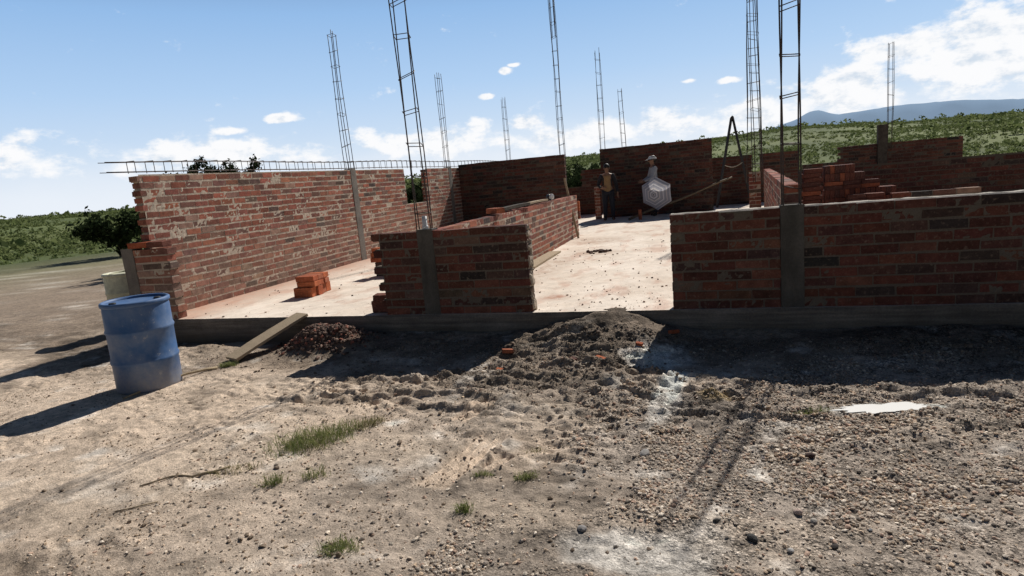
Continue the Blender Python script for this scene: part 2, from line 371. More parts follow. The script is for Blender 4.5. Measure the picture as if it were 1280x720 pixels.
def gmasks(x, y):
    n = fbm(x*1.3, y*1.3, 21, 4); n2 = fbm(x*4, y*4, 31, 4)
    w = (n-.5)*1.6
    gravel = sstep(-.3, .35, (x+.55) - (y-3.0)*.35*0 + w*.9 - np.clip(y-4.3, 0, 9)*1.3)
    gravel = np.maximum(gravel, .55*sstep(.1, .5, 1-np.hypot((x+.9)/.8, (y-2.2)/.8)+w*.5))
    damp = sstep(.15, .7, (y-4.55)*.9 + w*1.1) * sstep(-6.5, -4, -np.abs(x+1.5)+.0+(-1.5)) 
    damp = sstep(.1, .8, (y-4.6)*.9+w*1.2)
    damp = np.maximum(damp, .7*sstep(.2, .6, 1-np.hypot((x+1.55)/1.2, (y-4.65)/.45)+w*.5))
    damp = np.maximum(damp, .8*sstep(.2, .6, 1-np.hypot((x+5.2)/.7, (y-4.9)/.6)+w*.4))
    lime = np.maximum(1-np.hypot((x+.45)/.42, (y-5.18)/.34), 0)
    u, v = rotd(x, y, -.33, 4.35, 1.45); lime = np.maximum(lime, .9*(1-np.hypot(u/.75, v/.14)))
    u, v = rotd(x, y, -.28, 2.5, .2); lime = np.maximum(lime, .8*(1-np.hypot(u/.45, v/.28)))
    u, v = rotd(x, y, 1.05, 4.28, .25); lime = np.maximum(lime, 2.6*np.clip(1-np.hypot(u/.46, v/.085), 0, .6))  # also whitens the ground around the puddle
    lime = sstep(.08, .45, lime+(n2-.5)*.9)
    tan = sstep(-.2, .9, (-x-2.2)*.5-(y-3.4)*.25+w*1.2); tan = np.maximum(tan, .9*sstep(.1, .6, 1-np.hypot((x+1.22)/.55, (y-3.35)/.55)+w*.4))
    return gravel, damp, lime, tan
def pudmask(x, y):
    u, v = rotd(x, y, 1.06, 4.28, .22); return sstep(1.1, .75, np.hypot(u/.36, v/.10)+.45*(fbm(x*9, y*14, 66, 3)-.5))
def near_relief(x, y):
    z = .045*(fbm(x*.7, y*.7, 3, 3)-.5)
    z = z + .10*sstep(5.0, 5.95, y)*sstep(-4.9, -4.0, x)
    z = z - .02*sstep(5, 6, y)*sstep(-5, -6, x)
    wob = (fbm(x*3, y*3, 8, 3)-.5)
    m = np.exp(-((x+1.0)/.56)**2-(np.clip(5.98-y, 0, 9)/.62)**2)
    z = z + .245*np.clip(m*(1+.6*wob), 0, 1.05)
    m = np.exp(-((x+1.15)/1.0)**2-((y-4.75)/.65)**2); z = z+.085*m*(.5+fbm(x*2.5, y*2.5, 45, 3))
    m = np.exp(-(np.clip(np.hypot((x+4.13)/.46, (y-5.68)/.27), 0, 9))**2.6); z = z+.20*m*(1+.9*wob)
    m = np.exp(-((x+5.75)/.5)**2-((y-5.5)/.3)**2); z = z+.07*m
    rough = .45+.55*sstep(-3.2, -1.5, x+.2*(y-4)) + .5*sstep(4.2, 5, y)
    z = z + .030*(fbm(x*5, y*5, 13, 4)-.5)*rough + .016*(fbm(x*19, y*19, 14, 3)-.5)*rough
    # kicked-up clods and hoof-like dents
    cl = fbm(x*6.5, y*13, 15, 5); zone = sstep(3.7, 4.3, y)*(1-sstep(5.6, 5.9, y))*sstep(-4.2, -3.2, x)*(1-.6*sstep(.0, .6, x))
    zone = np.maximum(zone, .8*sstep(.2, .6, 1-np.hypot((x+.75)/.7, (y-3.75)/.9)))
    flt = 1-.8*sstep(4.65, 4.95, y)*np.maximum(sstep(-1.7, -2.1, x), sstep(-.45, -.1, x)); zone = zone*flt
    z = z + .030*sstep(.56, .72, cl)*zone*(.4+1.2*fbm(x*2, y*2, 16, 2)) - .030*sstep(.42, .27, cl)*zone
    l2 = fbm(x*8, y*15, 42, 5); l3 = fbm(x*1.6, y*2.4, 43, 3); zn = sstep(3.2, 4.2, y)*sstep(-4.6, -3.0, x)*sstep(.35, .6, l3)
    zn = np.maximum(zn, .35*sstep(.4, .62, l3)*sstep(-2.2, -1.2, x))
    ut, vt = rotd(x, y, -1.5, 3.3, 1.39); tk = sstep(1.25, .9, np.abs(ut)/.42)*sstep(1.5, 1.1, np.abs(vt)/.13); zn = zn*(1-tk); z0_ = z
    zn = zn*flt; z = z + zn*(.019*sstep(.52, .64, l2) - .020*sstep(.44, .33, l2))
    rd = 1-np.abs(2*fbm(x*1.1+y*.25, y*2.8-x*.2, 44, 4)-1); z = z + .035*flt*(sstep(.80, .98, rd)-.25)*sstep(3.4, 4.4, y)*(1-sstep(5.4, 5.9, y))*sstep(-4, -3, x)
    # left field: soft ripples, worn path
    z = z + .012*(fbm(x*2.2+y*1.2, y*5, 17, 3)-.5)*sstep(-1.8, -3, x)
    lf = sstep(-2.0, -2.8, x); z = z + lf*(.010*sstep(.56, .66, fbm(x*4+3, y*9+x*4, 18, 5)) - .011*sstep(.42, .34, fbm(x*6, y*14+x*6, 20, 4)))*sstep(.38, .58, fbm(x*1.3, y*1.6, 22, 3))
    # tyre marks
    for cx, cy, ang, lu, lv in [(-1.50, 3.30, 1.39, .42, .13), (-1.70, 4.02, 1.2, .22, .09), (-1.27, 3.28, 1.1, .12, .07)]:
        u, v = rotd(x, y, cx, cy, ang); mk = sstep(1, .75, np.abs(u)/lu)*sstep(1, .8, np.abs(v)/lv)
        z = z + mk*(-.022+.013*np.sin(v*2*PI/.065))
        ed = np.exp(-((np.abs(v)-lv*1.25)/.035)**2)*sstep(1.15, .8, np.abs(u)/lu); z = z+ed*.022*sstep(.38, .7, fbm(x*16, y*16, 19, 2))
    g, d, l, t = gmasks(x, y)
    z = z + g*(.010*(fbm(x*34, y*34, 23, 2)-.5)+.03*(fbm(x*3.2, y*5, 24, 3)-.5)) - .008*l
    pm = pudmask(x, y); z = z*(1-pm)+(.012+.006*(fbm(x*14, y*14, 67, 2)-.5))*pm
    return z
def ground_z(x, y):
    x = np.asarray(x, float); y = np.asarray(y, float)
    nearm = (1-sstep(9, 14, np.hypot(x+2, y-4)))
    under = sstep(6.05, 6.4, y)*(1-sstep(-7.0, -7.4, x))*(1-sstep(8.2, 8.6, x))
    return near_relief(x, y)*nearm*(1-under) - .15*under*(1-sstep(27, 29, y)) + hill(x, y)
gx = axis(-7.6, 2.7, .0155, -2600, 2600, 1.09); gy = axis(1.35, 6.1, .0155, -1500, 3500, 1.075)
GX, GY = np.meshgrid(gx, gy, indexing='ij'); GZ = ground_z(GX, GY)
nx, ny = GX.shape; idx = np.arange(nx*ny).reshape(nx, ny); Q = np.stack([idx[:-1, :-1], idx[1:, :-1], idx[1:, 1:], idx[:-1, 1:]], -1).reshape(-1, 4)
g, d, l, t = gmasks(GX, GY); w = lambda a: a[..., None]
base = np.array([.395, .322, .255]); colr = base*np.ones(GX.shape+(3,))
colr = colr*(1-w(t))+np.array([.51, .405, .31])*w(t)
colr = colr*(1-w(g)*.85)+np.array([.41, .345, .285])*w(g)*.85
colr = colr*(1-w(d)*.75)+np.array([.15, .115, .085])*w(d)*.75  # damp soil, darkened further so the colour carries the wall shadow
pud = pudmask(GX, GY); colr = colr*(1-w(l)*.9)+np.array([.78, .72, .64])*w(l)*.9; colr = colr*(1-w(pud))+np.array([.80, .77, .70])*w(pud)
st1 = fbm(GX*1.1, GY*1.7, 46, 5); st2 = fbm(GX*5, GY*8, 47, 4); nearc = sstep(9, 6, GY)
colr = colr*(1-w(nearc)*(.30*w(sstep(.52, .66, st1))+.25*w(sstep(.55, .7, st2))))
lt = sstep(.56, .68, fbm(GX*.9+7, GY*1.5, 48, 4))*nearc; colr = colr*(1-w(lt)*.35)+np.array([.52, .42, .32])*w(lt)*.35
for cx, cy, ang, lu, lv in [(-1.50, 3.30, 1.39, .42, .13), (-1.70, 4.02, 1.2, .22, .09)]:
    u, v = rotd(GX, GY, cx, cy, ang); mk = sstep(1.05, .7, np.abs(u)/lu)*sstep(1.1, .8, np.abs(v)/lv); k_ = mk*(.5+.4*np.sin(v*2*PI/.065)); colr = colr*(1-w(np.clip(k_, 0, 1)))+np.array([.58, .45, .335])*w(np.clip(k_, 0, 1))
    ed = np.exp(-((np.abs(v)-lv*1.3)/.05)**2)*sstep(1.2, .8, np.abs(u)/lu)*sstep(.4, .6, fbm(GX*14, GY*14, 49, 3)); colr = colr*(1-.5*w(ed))
rp_ = np.clip(1-np.hypot((GX+4.13)/.6, (GY-5.66)/.36), 0, 1); rp_ = sstep(0, .35, rp_); colr = colr*(1-w(rp_))+np.array([.15, .095, .07])*w(rp_)
yl = sstep(.2, .7, 1-np.hypot((GX-.05)/.3, (GY-4.4)/.16)+(fbm(GX*5, GY*5, 41, 2)-.5)); colr = colr*(1-w(yl)*.6)+np.array([.45, .32, .15])*w(yl)*.6
far = sstep(16, 40, np.hypot(GX, GY)); hn = fbm(GX/28, GY/28, 77, 4); hn2 = fbm(GX/7, GY/7, 78, 3)
hc = np.array([.115, .145, .055])*(1-w(sstep(.4, .62, hn)))+np.array([.19, .22, .09])*w(sstep(.4, .62, hn)); hc = hc*w(.7+.6*hn2)
ridge = sstep(250, 320, np.hypot(GX, GY)); hc = hc*(1-w(ridge))+np.array([.17, .20, .065])*w(ridge)
colr = colr*(1-w(far))+hc*w(far)
def m_ground():
    t = NT('bare_earth'); at = t.n('ShaderNodeAttribute', attribute_name='Col'); c = at.outputs['Color']; ga = at.outputs['Alpha']
    n1 = t.noise(14, 6, .65); n2 = t.noise(75, 5, .7); n3 = t.noise(240, 3, .7); n4 = t.noise(2.3, 5, .6); n5 = t.noise(5, 4, .6)
    c = t.mix(1, c, t.ramp(n1, [(.28, .60), (.72, 1.30)]), 'MULTIPLY'); c = t.mix(1, c, t.ramp(n2, [(.3, .62), (.7, 1.25)]), 'MULTIPLY')
    c = t.mix(1, c, t.ramp(n4, [(.3, .80), (.7, 1.15)]), 'MULTIPLY'); sp = t.ramp(n3, [(.60, 0.), (.72, .6)]); c = t.mix(sp, c, (.085, .065, .05))
    gm = t.math('MULTIPLY', ga, t.ramp(n5, [(.36, .0), (.54, 1.)])); hts = []
    for sc_, jit in ((48, (.7, 1.25)), (95, (.72, 1.22))):
        v = t.n('ShaderNodeTexVoronoi'); v.inputs['Scale'].default_value = sc_; t.l(t.obj(), v.inputs['Vector'])
        sepc = t.n('ShaderNodeSeparateColor'); t.l(v.outputs['Color'], sepc.inputs[0])
        cell = t.ramp(sepc.outputs[0], [(0, .50), (.6, 1.05), (1, 1.55)]); edge = t.ramp(v.outputs['Distance'], [(.25, 1.12), (.62, .55)])
        cc_ = t.mix(1, cell, edge, 'MULTIPLY'); keep = t.math('MULTIPLY', gm, t.ramp(sepc.outputs[1], [(.35, 0.), (.42, 1.)]))
        c = t.mix(keep, c, t.mix(1, c, cc_, 'MULTIPLY')); hts.append(t.math('MULTIPLY', t.math('SUBTRACT', .6, v.outputs['Distance'], clamp=True), keep))
    b = t.bump(n2, .8, .014); b = t.bump(n3, .55, .004, b); b = t.bump(n1, .5, .025, b); b = t.bump(hts[0], .9, .018, b); b = t.bump(hts[1], .8, .010, b)
    return t.done(c, .95, b, spec=.12)
M['earth'] = m_ground()
def m_white_puddle():
    t = NT('white_puddle_surface'); n = t.noise(9, 5, .6); c = t.mix(n, (.93, .91, .86), (.98, .97, .94)); return t.done(c, .12, t.bump(n, .04, .004), spec=.5)  # near-white base colour with a glossy finish
mmask = np.exp(-((GX+1.1)/.8)**2-((GY-5.3)/.6)**2); ga = np.clip(g*.9+.7*mmask+.35*d, 0, 1)*sstep(9, 7, GY)
colr = np.where(w(far < .5) & w(pud < .5), np.clip(colr*1.42, 0, .92), colr); colr = np.concatenate([colr, w(ga)], -1)
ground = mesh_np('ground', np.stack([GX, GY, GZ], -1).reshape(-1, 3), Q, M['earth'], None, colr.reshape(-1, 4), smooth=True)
tag(ground, kind='structure')
t_ = np.linspace(0, 2*PI, 73)[:-1]; rr0 = .90+1.0*(fbm(np.cos(t_)*3.2+5, np.sin(t_)*3.2+5, 68, 4)-.5); pu = .34*rr0*np.cos(t_); pv = .082*rr0*np.sin(t_); c_, s_ = math.cos(.22), math.sin(.22)
PV = [np.stack([1.06+f*(pu*c_-pv*s_), 4.28+f*(pu*s_+pv*c_), np.full(72, .0175)], -1) for f in (1., .5)]; i_ = np.arange(72); j_ = (i_+1) % 72
pw = mesh_np('puddle', np.vstack(PV+[[[1.06, 4.28, .0175]]]), [np.stack([i_, j_, j_+72, i_+72], -1), np.stack([i_+72, j_+72, np.full(72, 144)], -1)], m_white_puddle(), smooth=True); tag(pw, kind='structure')
# ------------------------------------------------------------------ floor slab
def m_floor():
    t = NT('dusty_slab_top'); n1 = t.noise(1.1, 6, .62); n2 = t.noise(8, 6, .7); n3 = t.noise(45, 5, .7); n4 = t.noise(3, 5, .6, t.mapping((1, .45, 1)))
    sep = t.n('ShaderNodeSeparateXYZ'); t.l(t.obj(), sep.inputs[0])
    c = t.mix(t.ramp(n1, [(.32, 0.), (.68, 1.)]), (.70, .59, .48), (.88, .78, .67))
    pink = t.ramp(n4, [(.52, 0.), (.66, .55)]); c = t.mix(pink, c, (.55, .33, .24))
    lw = t.math('MULTIPLY', t.math('SUBTRACT', -5.9, sep.outputs[0], clamp=True), t.math('MULTIPLY', n2, 1.6), clamp=True); c = t.mix(lw, c, (.47, .27, .19))
    for cx, cy, rx, ry in [(-1.72, 6.75, .25, .22), (-1.85, 10.6, .5, .5), (-2.4, 9, .4, 2.2), (-5.5, 7.6, .35, .5), (-2.2, 12.5, .9, .8)]:
        dx = t.math('DIVIDE', t.math('SUBTRACT', sep.outputs[0], cx), rx); dy = t.math('DIVIDE', t.math('SUBTRACT', sep.outputs[1], cy), ry)
        rr = t.math('ADD', t.math('MULTIPLY', dx, dx), t.math('MULTIPLY', dy, dy)); f = t.math('MULTIPLY', t.math('SUBTRACT', 1, rr, clamp=True), t.ramp(n2, [(.4, 0.), (.6, .9)]))
        c = t.mix(f, c, (.40, .19, .12) if cx == -1.72 else (.42, .30, .22))
    sp = t.ramp(n3, [(.60, 0.), (.70, .65)]); c = t.mix(sp, c, (.30, .22, .17)); c = t.mix(1, c, t.ramp(n2, [(.3, .80), (.7, 1.08)]), 'MULTIPLY')
    return t.done(c, .9, t.bump(n3, .5, .008, t.bump(n2, .3, .02)), spec=.15)
M['floor'] = m_floor()
V, F = boxes_np([(.6, 16.5, .15-.1)], [(15.8, 21.04, .5)])
# wavy front edge and a subdivided front face
sx = np.linspace(-7.3, 8.5, 320); fz = np.linspace(-.2, .3, 14); GXs, GZs = np.meshgrid(sx, fz, indexing='ij')
gyf = 5.985+.012*(fbm(GXs*2, GZs*6, 51, 4)-.5)+.02*sstep(.26, .3, GZs)*fbm(GXs*9, GZs*2, 52, 2)
idx = np.arange(GXs.size).reshape(GXs.shape); qf = np.stack([idx[:-1, :-1], idx[1:, :-1], idx[1:, 1:], idx[:-1, 1:]], -1).reshape(-1, 4)
nF = len(qf); ed = gyf[:, -1]
yb = np.full_like(sx, 27.); VT = np.concatenate([np.stack([sx, ed, np.full_like(sx, .3)], -1), np.stack([sx, yb, np.full_like(sx, .3)], -1)])
ii = np.arange(len(sx)-1); n_ = len(sx); qt = np.stack([ii, ii+1, ii+1+n_, ii+n_], -1)
VB, FB = boxes_np([(.6, 16.51, .04)], [(15.79, 20.96, .5)])
V, F = merge([(np.stack([GXs, gyf, GZs], -1).reshape(-1, 3), qf), (VT, qt), (VB, FB)])
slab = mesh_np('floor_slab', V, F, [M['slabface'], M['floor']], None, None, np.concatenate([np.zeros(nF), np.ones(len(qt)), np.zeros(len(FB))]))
tag(slab, kind='structure')
# ------------------------------------------------------------------ loose stones, crumbs
def ico(sub=1):
    bm = bmesh.new(); bmesh.ops.create_icosphere(bm, subdivisions=sub, radius=1); V = np.array([v.co[:] for v in bm.verts]); F = np.array([[v.index for v in f.verts] for f in bm.faces]); bm.free(); return V, F
I1 = ico(1); I2 = ico(2)
def stones(name, P, R, cols, mat, base=I1, flat=.65, bury=.25, rng=RNG, parent=None, smooth=False, jag=.22):
    BV, BF = base; n = len(P); k = len(BV)
    J = 1+rng.uniform(-jag, jag, (n, k, 1)); sc = np.stack([rng.uniform(.75, 1.3, n), rng.uniform(.6, 1., n), flat*rng.uniform(.65, 1.1, n)], -1)
    L = BV[None]*J*sc[:, None]*np.asarray(R)[:, None, None]
    a = rng.uniform(0, 2*PI, n); c = np.cos(a)[:, None]; s = np.sin(a)[:, None]
    tl = rng.uniform(-.45, .45, n)[:, None]; ct = np.cos(tl); st_ = np.sin(tl)
    L = np.stack([L[..., 0]*ct-L[..., 2]*st_, L[..., 1], L[..., 0]*st_+L[..., 2]*ct], -1)
    L = np.stack([L[..., 0]*c-L[..., 1]*s, L[..., 0]*s+L[..., 1]*c, L[..., 2]], -1)
    V = (P[:, None]+L).reshape(-1, 3); V[:, 2] += np.repeat(np.asarray(R)*flat*(1-2*bury), k)
    F = (np.arange(n)[:, None, None]*k+BF[None]).reshape(-1, 3)
    return mesh_np(name, V, F, mat, parent, np.repeat(cols, len(BF), 0), smooth=smooth)
def m_stone():
    t = NT('pebble_stone'); c = t.attr(); n = t.noise(60, 4, .6); c = t.mix(1, c, t.ramp(n, [(.3, .75), (.7, 1.2)]), 'MULTIPLY')
    return t.done(c, .88, t.bump(n, .4, .004), spec=.2)
M['stone'] = m_stone()
def scatter(n, x0, x1, y0, y1, prob, rng):
    x = rng.uniform(x0, x1, n*6); y = y0+(y1-y0)*rng.random(n*6)**1.25; p = prob(x, y); k = rng.random(n*6) < p; x = x[k][:n]; y = y[k][:n]; return x, y
GC = np.array([[.42, .36, .30], [.33, .29, .25], [.52, .46, .39], [.23, .20, .175], [.46, .36, .27], [.60, .54, .47], [.40, .29, .23]])
def gcol(n, rng, dark=1.): return np.array([1.20, 1.15, 1.08])*GC[rng.integers(0, len(GC), n)]*rng.uniform(.7, 1.2, (n, 1))*dark
def pg(x, y):
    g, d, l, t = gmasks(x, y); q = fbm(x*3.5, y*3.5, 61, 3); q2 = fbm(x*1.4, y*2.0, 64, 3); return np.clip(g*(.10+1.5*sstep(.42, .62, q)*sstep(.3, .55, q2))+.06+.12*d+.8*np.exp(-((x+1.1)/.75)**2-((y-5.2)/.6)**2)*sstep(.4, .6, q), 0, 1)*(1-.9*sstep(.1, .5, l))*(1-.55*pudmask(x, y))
x, y = scatter(90000, -3.4, 2.4, 1.7, 5.7, pg, RNG); r = (.0024+.0110*RNG.random(len(x))**4.8+.0015*(y > 3.6))*(.7+.7*fbm(x*1.7, y*2.2, 65, 3))
o1 = stones('gravel', np.stack([x, y, ground_z(x, y)], -1), r, gcol(len(x), RNG)*RNG.uniform(.8, 1.25, (len(x), 1))*(1-.62*gmasks(x, y)[1])[:, None], M['stone'], bury=.36); tag(o1, kind='stuff')  # pebble colours darkened with the damp soil and painted wall shadow
x, y = scatter(420, -2.2, 2.4, 1.7, 5.2, lambda a, b: pg(a, b)**1.5, RNG); r = .009+.010*RNG.random(len(x))**2.4
o2 = stones('coarse_gravel', np.stack([x, y, ground_z(x, y)], -1), r, np.maximum(gcol(len(x), RNG), .2), M['stone'], I2, smooth=False, jag=.12, bury=.40, flat=.6); tag(o2, kind='stuff')
# dirt clods
def pc(x, y):
    q = fbm(x*5, y*8, 62, 3); return np.clip(sstep(.50, .68, q)*(.4+.8*sstep(3.6, 4.6, y)), 0, 1)*(1-.8*sstep(-2.5, -4.2, x)*(y < 4.8))
x, y = scatter(1500, -6.6, 2.2, 2.2, 5.9, pc, RNG); r = .005+.016*RNG.random(len(x))**3.6
cc = np.array([.24, .18, .13])*RNG.uniform(.6, 1.35, (len(x), 1)); 
o3 = stones('earth_clods', np.stack([x, y, ground_z(x, y)], -1), r, cc, M['stone'], I1, smooth=False, jag=.28, flat=.6); tag(o3, kind='stuff')
# dry bits over the left field
x, y = scatter(5000, -6.8, -1.5, 1.8, 5.6, lambda a, b: .15+.85*sstep(.5, .7, fbm(a*3, b*6, 63, 3)), RNG); r = .003+.006*RNG.random(len(x))**2.5
o4 = stones('soil_crumbs', np.stack([x, y, ground_z(x, y)], -1), r, np.array([.30, .22, .15])*RNG.uniform(.55, 1.35, (len(x), 1)), M['stone']); tag(o4, kind='stuff')
# crumbs of mortar on the slab
x = np.concatenate([RNG.uniform(-1.75, -.4, 130), RNG.uniform(-6.6, -3.6, 160), RNG.uniform(-2.7, -.2, 300)]); y = np.concatenate([6.05+RNG.random(130)**1.6*1.3, 6.05+RNG.random(160)**1.5*5, 7+RNG.random(300)*6])
r = .004+.016*RNG.random(len(x))**3.5; o5 = stones('mortar_crumbs', np.stack([x, y, np.full(len(x), .3)], -1), r, np.array([.24, .16, .12])*RNG.uniform(.4, 1.8, (len(x), 1)), M['stone'], I1); tag(o5, kind='stuff')
# earth pile by the ramp board
x = RNG.normal(-4.13, .25, 2200); y = np.clip(RNG.normal(5.66, .14, 2200), 5.25, 5.93); r = .005+.028*RNG.random(2200)**3.2
cl = np.where(RNG.random((2200, 1)) < .22, [[.25, .10, .07]], [[.15, .10, .078]])*RNG.uniform(.5, 1.5, (2200, 1))
pile = stones('earth_pile', np.stack([x, y, ground_z(x, y)], -1), r, cl, M['stone'], I1, jag=.34, flat=.75); tag(pile, kind='stuff')
x = RNG.normal(-1.85, .11, 40); y = RNG.normal(10.62, .12, 40); r = .012+.035*RNG.random(40)**2
rub = stones('rubble_heap', np.stack([x, y, np.full(40, .3)], -1), r, np.array([.10, .055, .04])*RNG.uniform(.6, 1.4, (40, 1)), M['stone'], I2); tag(rub, kind='stuff')
# individual larger stones
def stone1(px, py, r, col, label, grp='larger stones lying on the ground'):
    o = stones('stone', np.array([[0, 0, 0.]]), [r], np.array([col]), M['stone'], ico(3), rng=np.random.default_rng(int(px*977+py*131) & 65535), bury=.28, jag=.055, flat=.62, smooth=False)
    o.location = (px, py, float(ground_z(px, py))); tag(o, label, 'stone', grp)
stone1(.15, 2.66, .030, (.06, .058, .055), 'dark rounded stone, largest among the pebbles at the bottom right')
stone1(.00, 2.78, .016, (.08, .075, .07), 'small black stone just left of the largest dark stone')
stone1(.48, 2.66, .017, (.06, .05, .045), 'small dark stone right of the largest dark stone, near the bottom edge')
stone1(.30, 2.60, .015, (.42, .40, .38), 'small pale grey pebble beside the largest dark stone, bottom right')
stone1(.37, 2.92, .028, (.50, .38, .32), 'flat pinkish stone chip on the gravel at the right')
stone1(.43, 2.86, .02, (.42, .38, .33), 'pale stone touching the pinkish stone chip')
stone1(.51, 3.53, .030, (.06, .035, .03), 'dark brown clod-like stone in the middle of the right gravel')
stone1(-.40, 3.46, .035, (.30, .28, .26), 'pale grey stone on the upper left edge of the gravel')
stone1(-.62, 2.62, .025, (.25, .235, .225), 'grey rounded stone left of the white lime patch at the bottom')
stone1(-2.38, 4.92, .045, (.40, .35, .29), 'pale stone in front of the left wall shadow')
# ------------------------------------------------------------------ bricks as things
def brick_mesh(seed, l=.28, w=.14, h=.075, bev=.006):
    rng = np.random.default_rng(seed); bm = bmesh.new(); bmesh.ops.create_cube(bm, size=1)
    for v in bm.verts: v.co = Vector((v.co.x*l+rng.uniform(-.004, .004), v.co.y*w+rng.uniform(-.003, .003), v.co.z*h+rng.uniform(-.003, .003)))
    bmesh.ops.bevel(bm, geom=list(bm.edges), offset=bev, segments=2, affect='EDGES', profile=.6)
    me = bpy.data.meshes.new('brick'); bm.to_mesh(me); bm.free(); return me
def set_col(me, col):
    a = me.attributes.new('Col', 'FLOAT_COLOR', 'FACE'); a.data.foreach_set('color', np.tile(np.array([*col, 1], np.float32), len(me.polygons)))
    me.materials.append(M['brick'])
BR = []
for i, c in enumerate([(.46, .135, .06), (.38, .105, .05), (.36, .12, .065), (.17, .066, .048), (.12, .056, .046), (.075, .05, .045)]):
    me = brick_mesh(100+i); set_col(me, c); BR.append(me)
def brick(x, y, z, rz=0, rx=0, ry=0, kind=0, label='', group=None, sc=(1, 1, 1), name='brick', cat='brick'):
    o = bpy.data.objects.new(name, BR[kind]); o.location = (x, y, z); o.rotation_euler = (rx, ry, rz); o.scale = sc; link(o); return tag(o, label, cat, group)
g1 = 'loose bricks stacked on the sunlit floor'
# small sunlit stack (bricks on edge, two tiers)
bx, by, rz = -5.52, 7.25, .12
cs_, sn_ = math.cos(rz), math.sin(rz)
def loc2(u, v): return bx+u*cs_-v*sn_, by+u*sn_+v*cs_
for k in range(4):
    X, Y = loc2(.02+(.03 if k == 1 else 0), k*.145); brick(X, Y, .3+.0705, rz+random.uniform(-.05, .05), PI/2, 0, k % 3, 'orange brick standing on edge in the bottom tier of the small sunlit stack', g1, (1, 1, 1.75 if k != 9 else 1))
for k in range(3):
    X, Y = loc2(.06, k*.15+.04)
    for j in range(2): brick(X+random.uniform(-.012, .012), Y, .3+.1425+.0385+j*.078, rz+random.uniform(-.06, .06), 0, 0, (k+j) % 3, 'orange brick lying flat in the upper tiers of the small sunlit stack', g1)
g2 = 'bricks piled behind the left front wall'
for j in range(6):
    brick(-5.18+random.uniform(-.05, .05), 8.95+random.uniform(-.03, .03), .3+.04+j*.079, random.uniform(-.25, .25), 0, 0, 5 if j < 3 else (0 if j > 3 else 1),
          'dark burnt brick low in the pile behind the left front wall' if j < 3 else 'red sunlit brick on top of the pile behind the left front wall', g2)
for j in range(5):
    brick(-4.92+random.uniform(-.03, .03), 9.03, .3+.04+j*.079, random.uniform(-.2, .2), 0, 0, 5 if j < 3 else 1, 'dark burnt brick low in the pile behind the left front wall' if j < 3 else 'red sunlit brick on top of the pile behind the left front wall', g2)
brick(-3.62, 6.16, .3+.071, 0, PI/2, 0, 3, 'shaded brick on edge at the foot of the left front wall, left end'); brick(-3.58, 6.17, .3+.18, .1, 0, 0, 3, 'shaded brick lying on the one at the left foot of the front wall')
# bricks lying on the partition top
brick(-2.85, 8.2, 1.24+.04, PI/2+.9, 0, 0, 2, 'loose brick resting crosswise on the near part of the partition top')
brick(-7.02, 6.075, 1.24+.04, .15, 0, 0, 1, 'red loose brick on top of the stub wall, left one'); brick(-6.72, 6.08, 1.24+.04, -.05, 0, 0, 3, 'dark red loose brick on top of the stub wall, right one')
brick(-1.75, 17.1, .3+.14, .3, 0, PI/2, 2, 'brown brick standing on end in the shade by the foot of the pole')
# broken pieces on the ground
for (X, Y, k, s, lb) in [(-.93, 5.08, 0, .42, 'bright red broken brick on the mound before the doorway'), (-1.76, 4.79, 0, .26, 'small red brick chip left of the mound'), (-1.86, 5.33, 2, .45, 'brown brick end at the edge of the left wall shadow'),
                         (-.33, 5.72, 1, .4, 'broken brick in the shadow right of the mound'), (-.62, 5.42, 1, .28, 'reddish chip on the right flank of the mound'), (-1.16, 5.05, 4, .3, 'dull brick chip half sunk in the middle of the mound')]:
    brick(X, Y, float(ground_z(X, Y))+.035*s+.005, random.uniform(-1, 1), random.uniform(-.2, .2), .12, k, lb, 'broken bricks lying on the earth', (s*.8, s*1.1, s*1.1), 'brick_fragment')
# big brick stack behind the right front wall
g3 = 'bricks of the big stack behind the right front wall'
sx0, sy0 = 2.0, 12.05
L3 = 'reddish brick on edge in the big stack behind the right front wall'
for row in range(8):
    top_ = .3+row*.142
    ncol = [15, 15, 15, 15, 14, 13, 8, 6][row]
    if row % 3 == 2:
        for c_ in range(int(ncol*.079/.285)):
            for j in range(2): brick(sx0+.14+c_*.285, sy0+.07+random.uniform(-.01, .01), top_+.036+j*.071, random.uniform(-.02, .02), 0, 0, random.choice([3, 3, 2, 4, 3, 4]), L3, g3, (1, 1, .93))
    else:
        for c_ in range(ncol): brick(sx0+.04+c_*.079, sy0+.14+random.uniform(-.012, .012), top_+.0705, PI/2, PI/2, 0, random.choice([3, 3, 2, 4, 3, 4]), L3, g3, (1, 1, 1))
L4 = 'brick laid flat in the wall-like left end of the big stack'
for row in range(14):
    for c_ in range(1): brick(1.80+(.02 if row % 2 else -.02), sy0+.08+random.uniform(-.01, .01), .3+.038+row*.0795, random.uniform(-.03, .03), 0, 0, random.choice([3, 3, 2, 4, 3, 4]), L4, g3, (1.1, 1, 1))
L5 = 'brick in the low front tier of the big stack, right half'
for row in range(8):
    for c_ in range(2): brick(2.42+c_*.285, 11.72+random.uniform(-.01, .01), .3+.038+row*.0795, random.uniform(-.02, .02), 0, 0, random.choice([3, 4, 3, 4]), L5, g3)
# small stack near the partition's far end
for row in range(7):
    for c_ in range(2): brick(-4.2+c_*.285, 18.9, .3+.038+row*.0795, random.uniform(-.03, .03), 0, 0, random.choice([0, 1, 2, 3]), 'brick of the small stack standing just past the far end of the partition', 'bricks of the small far stack')
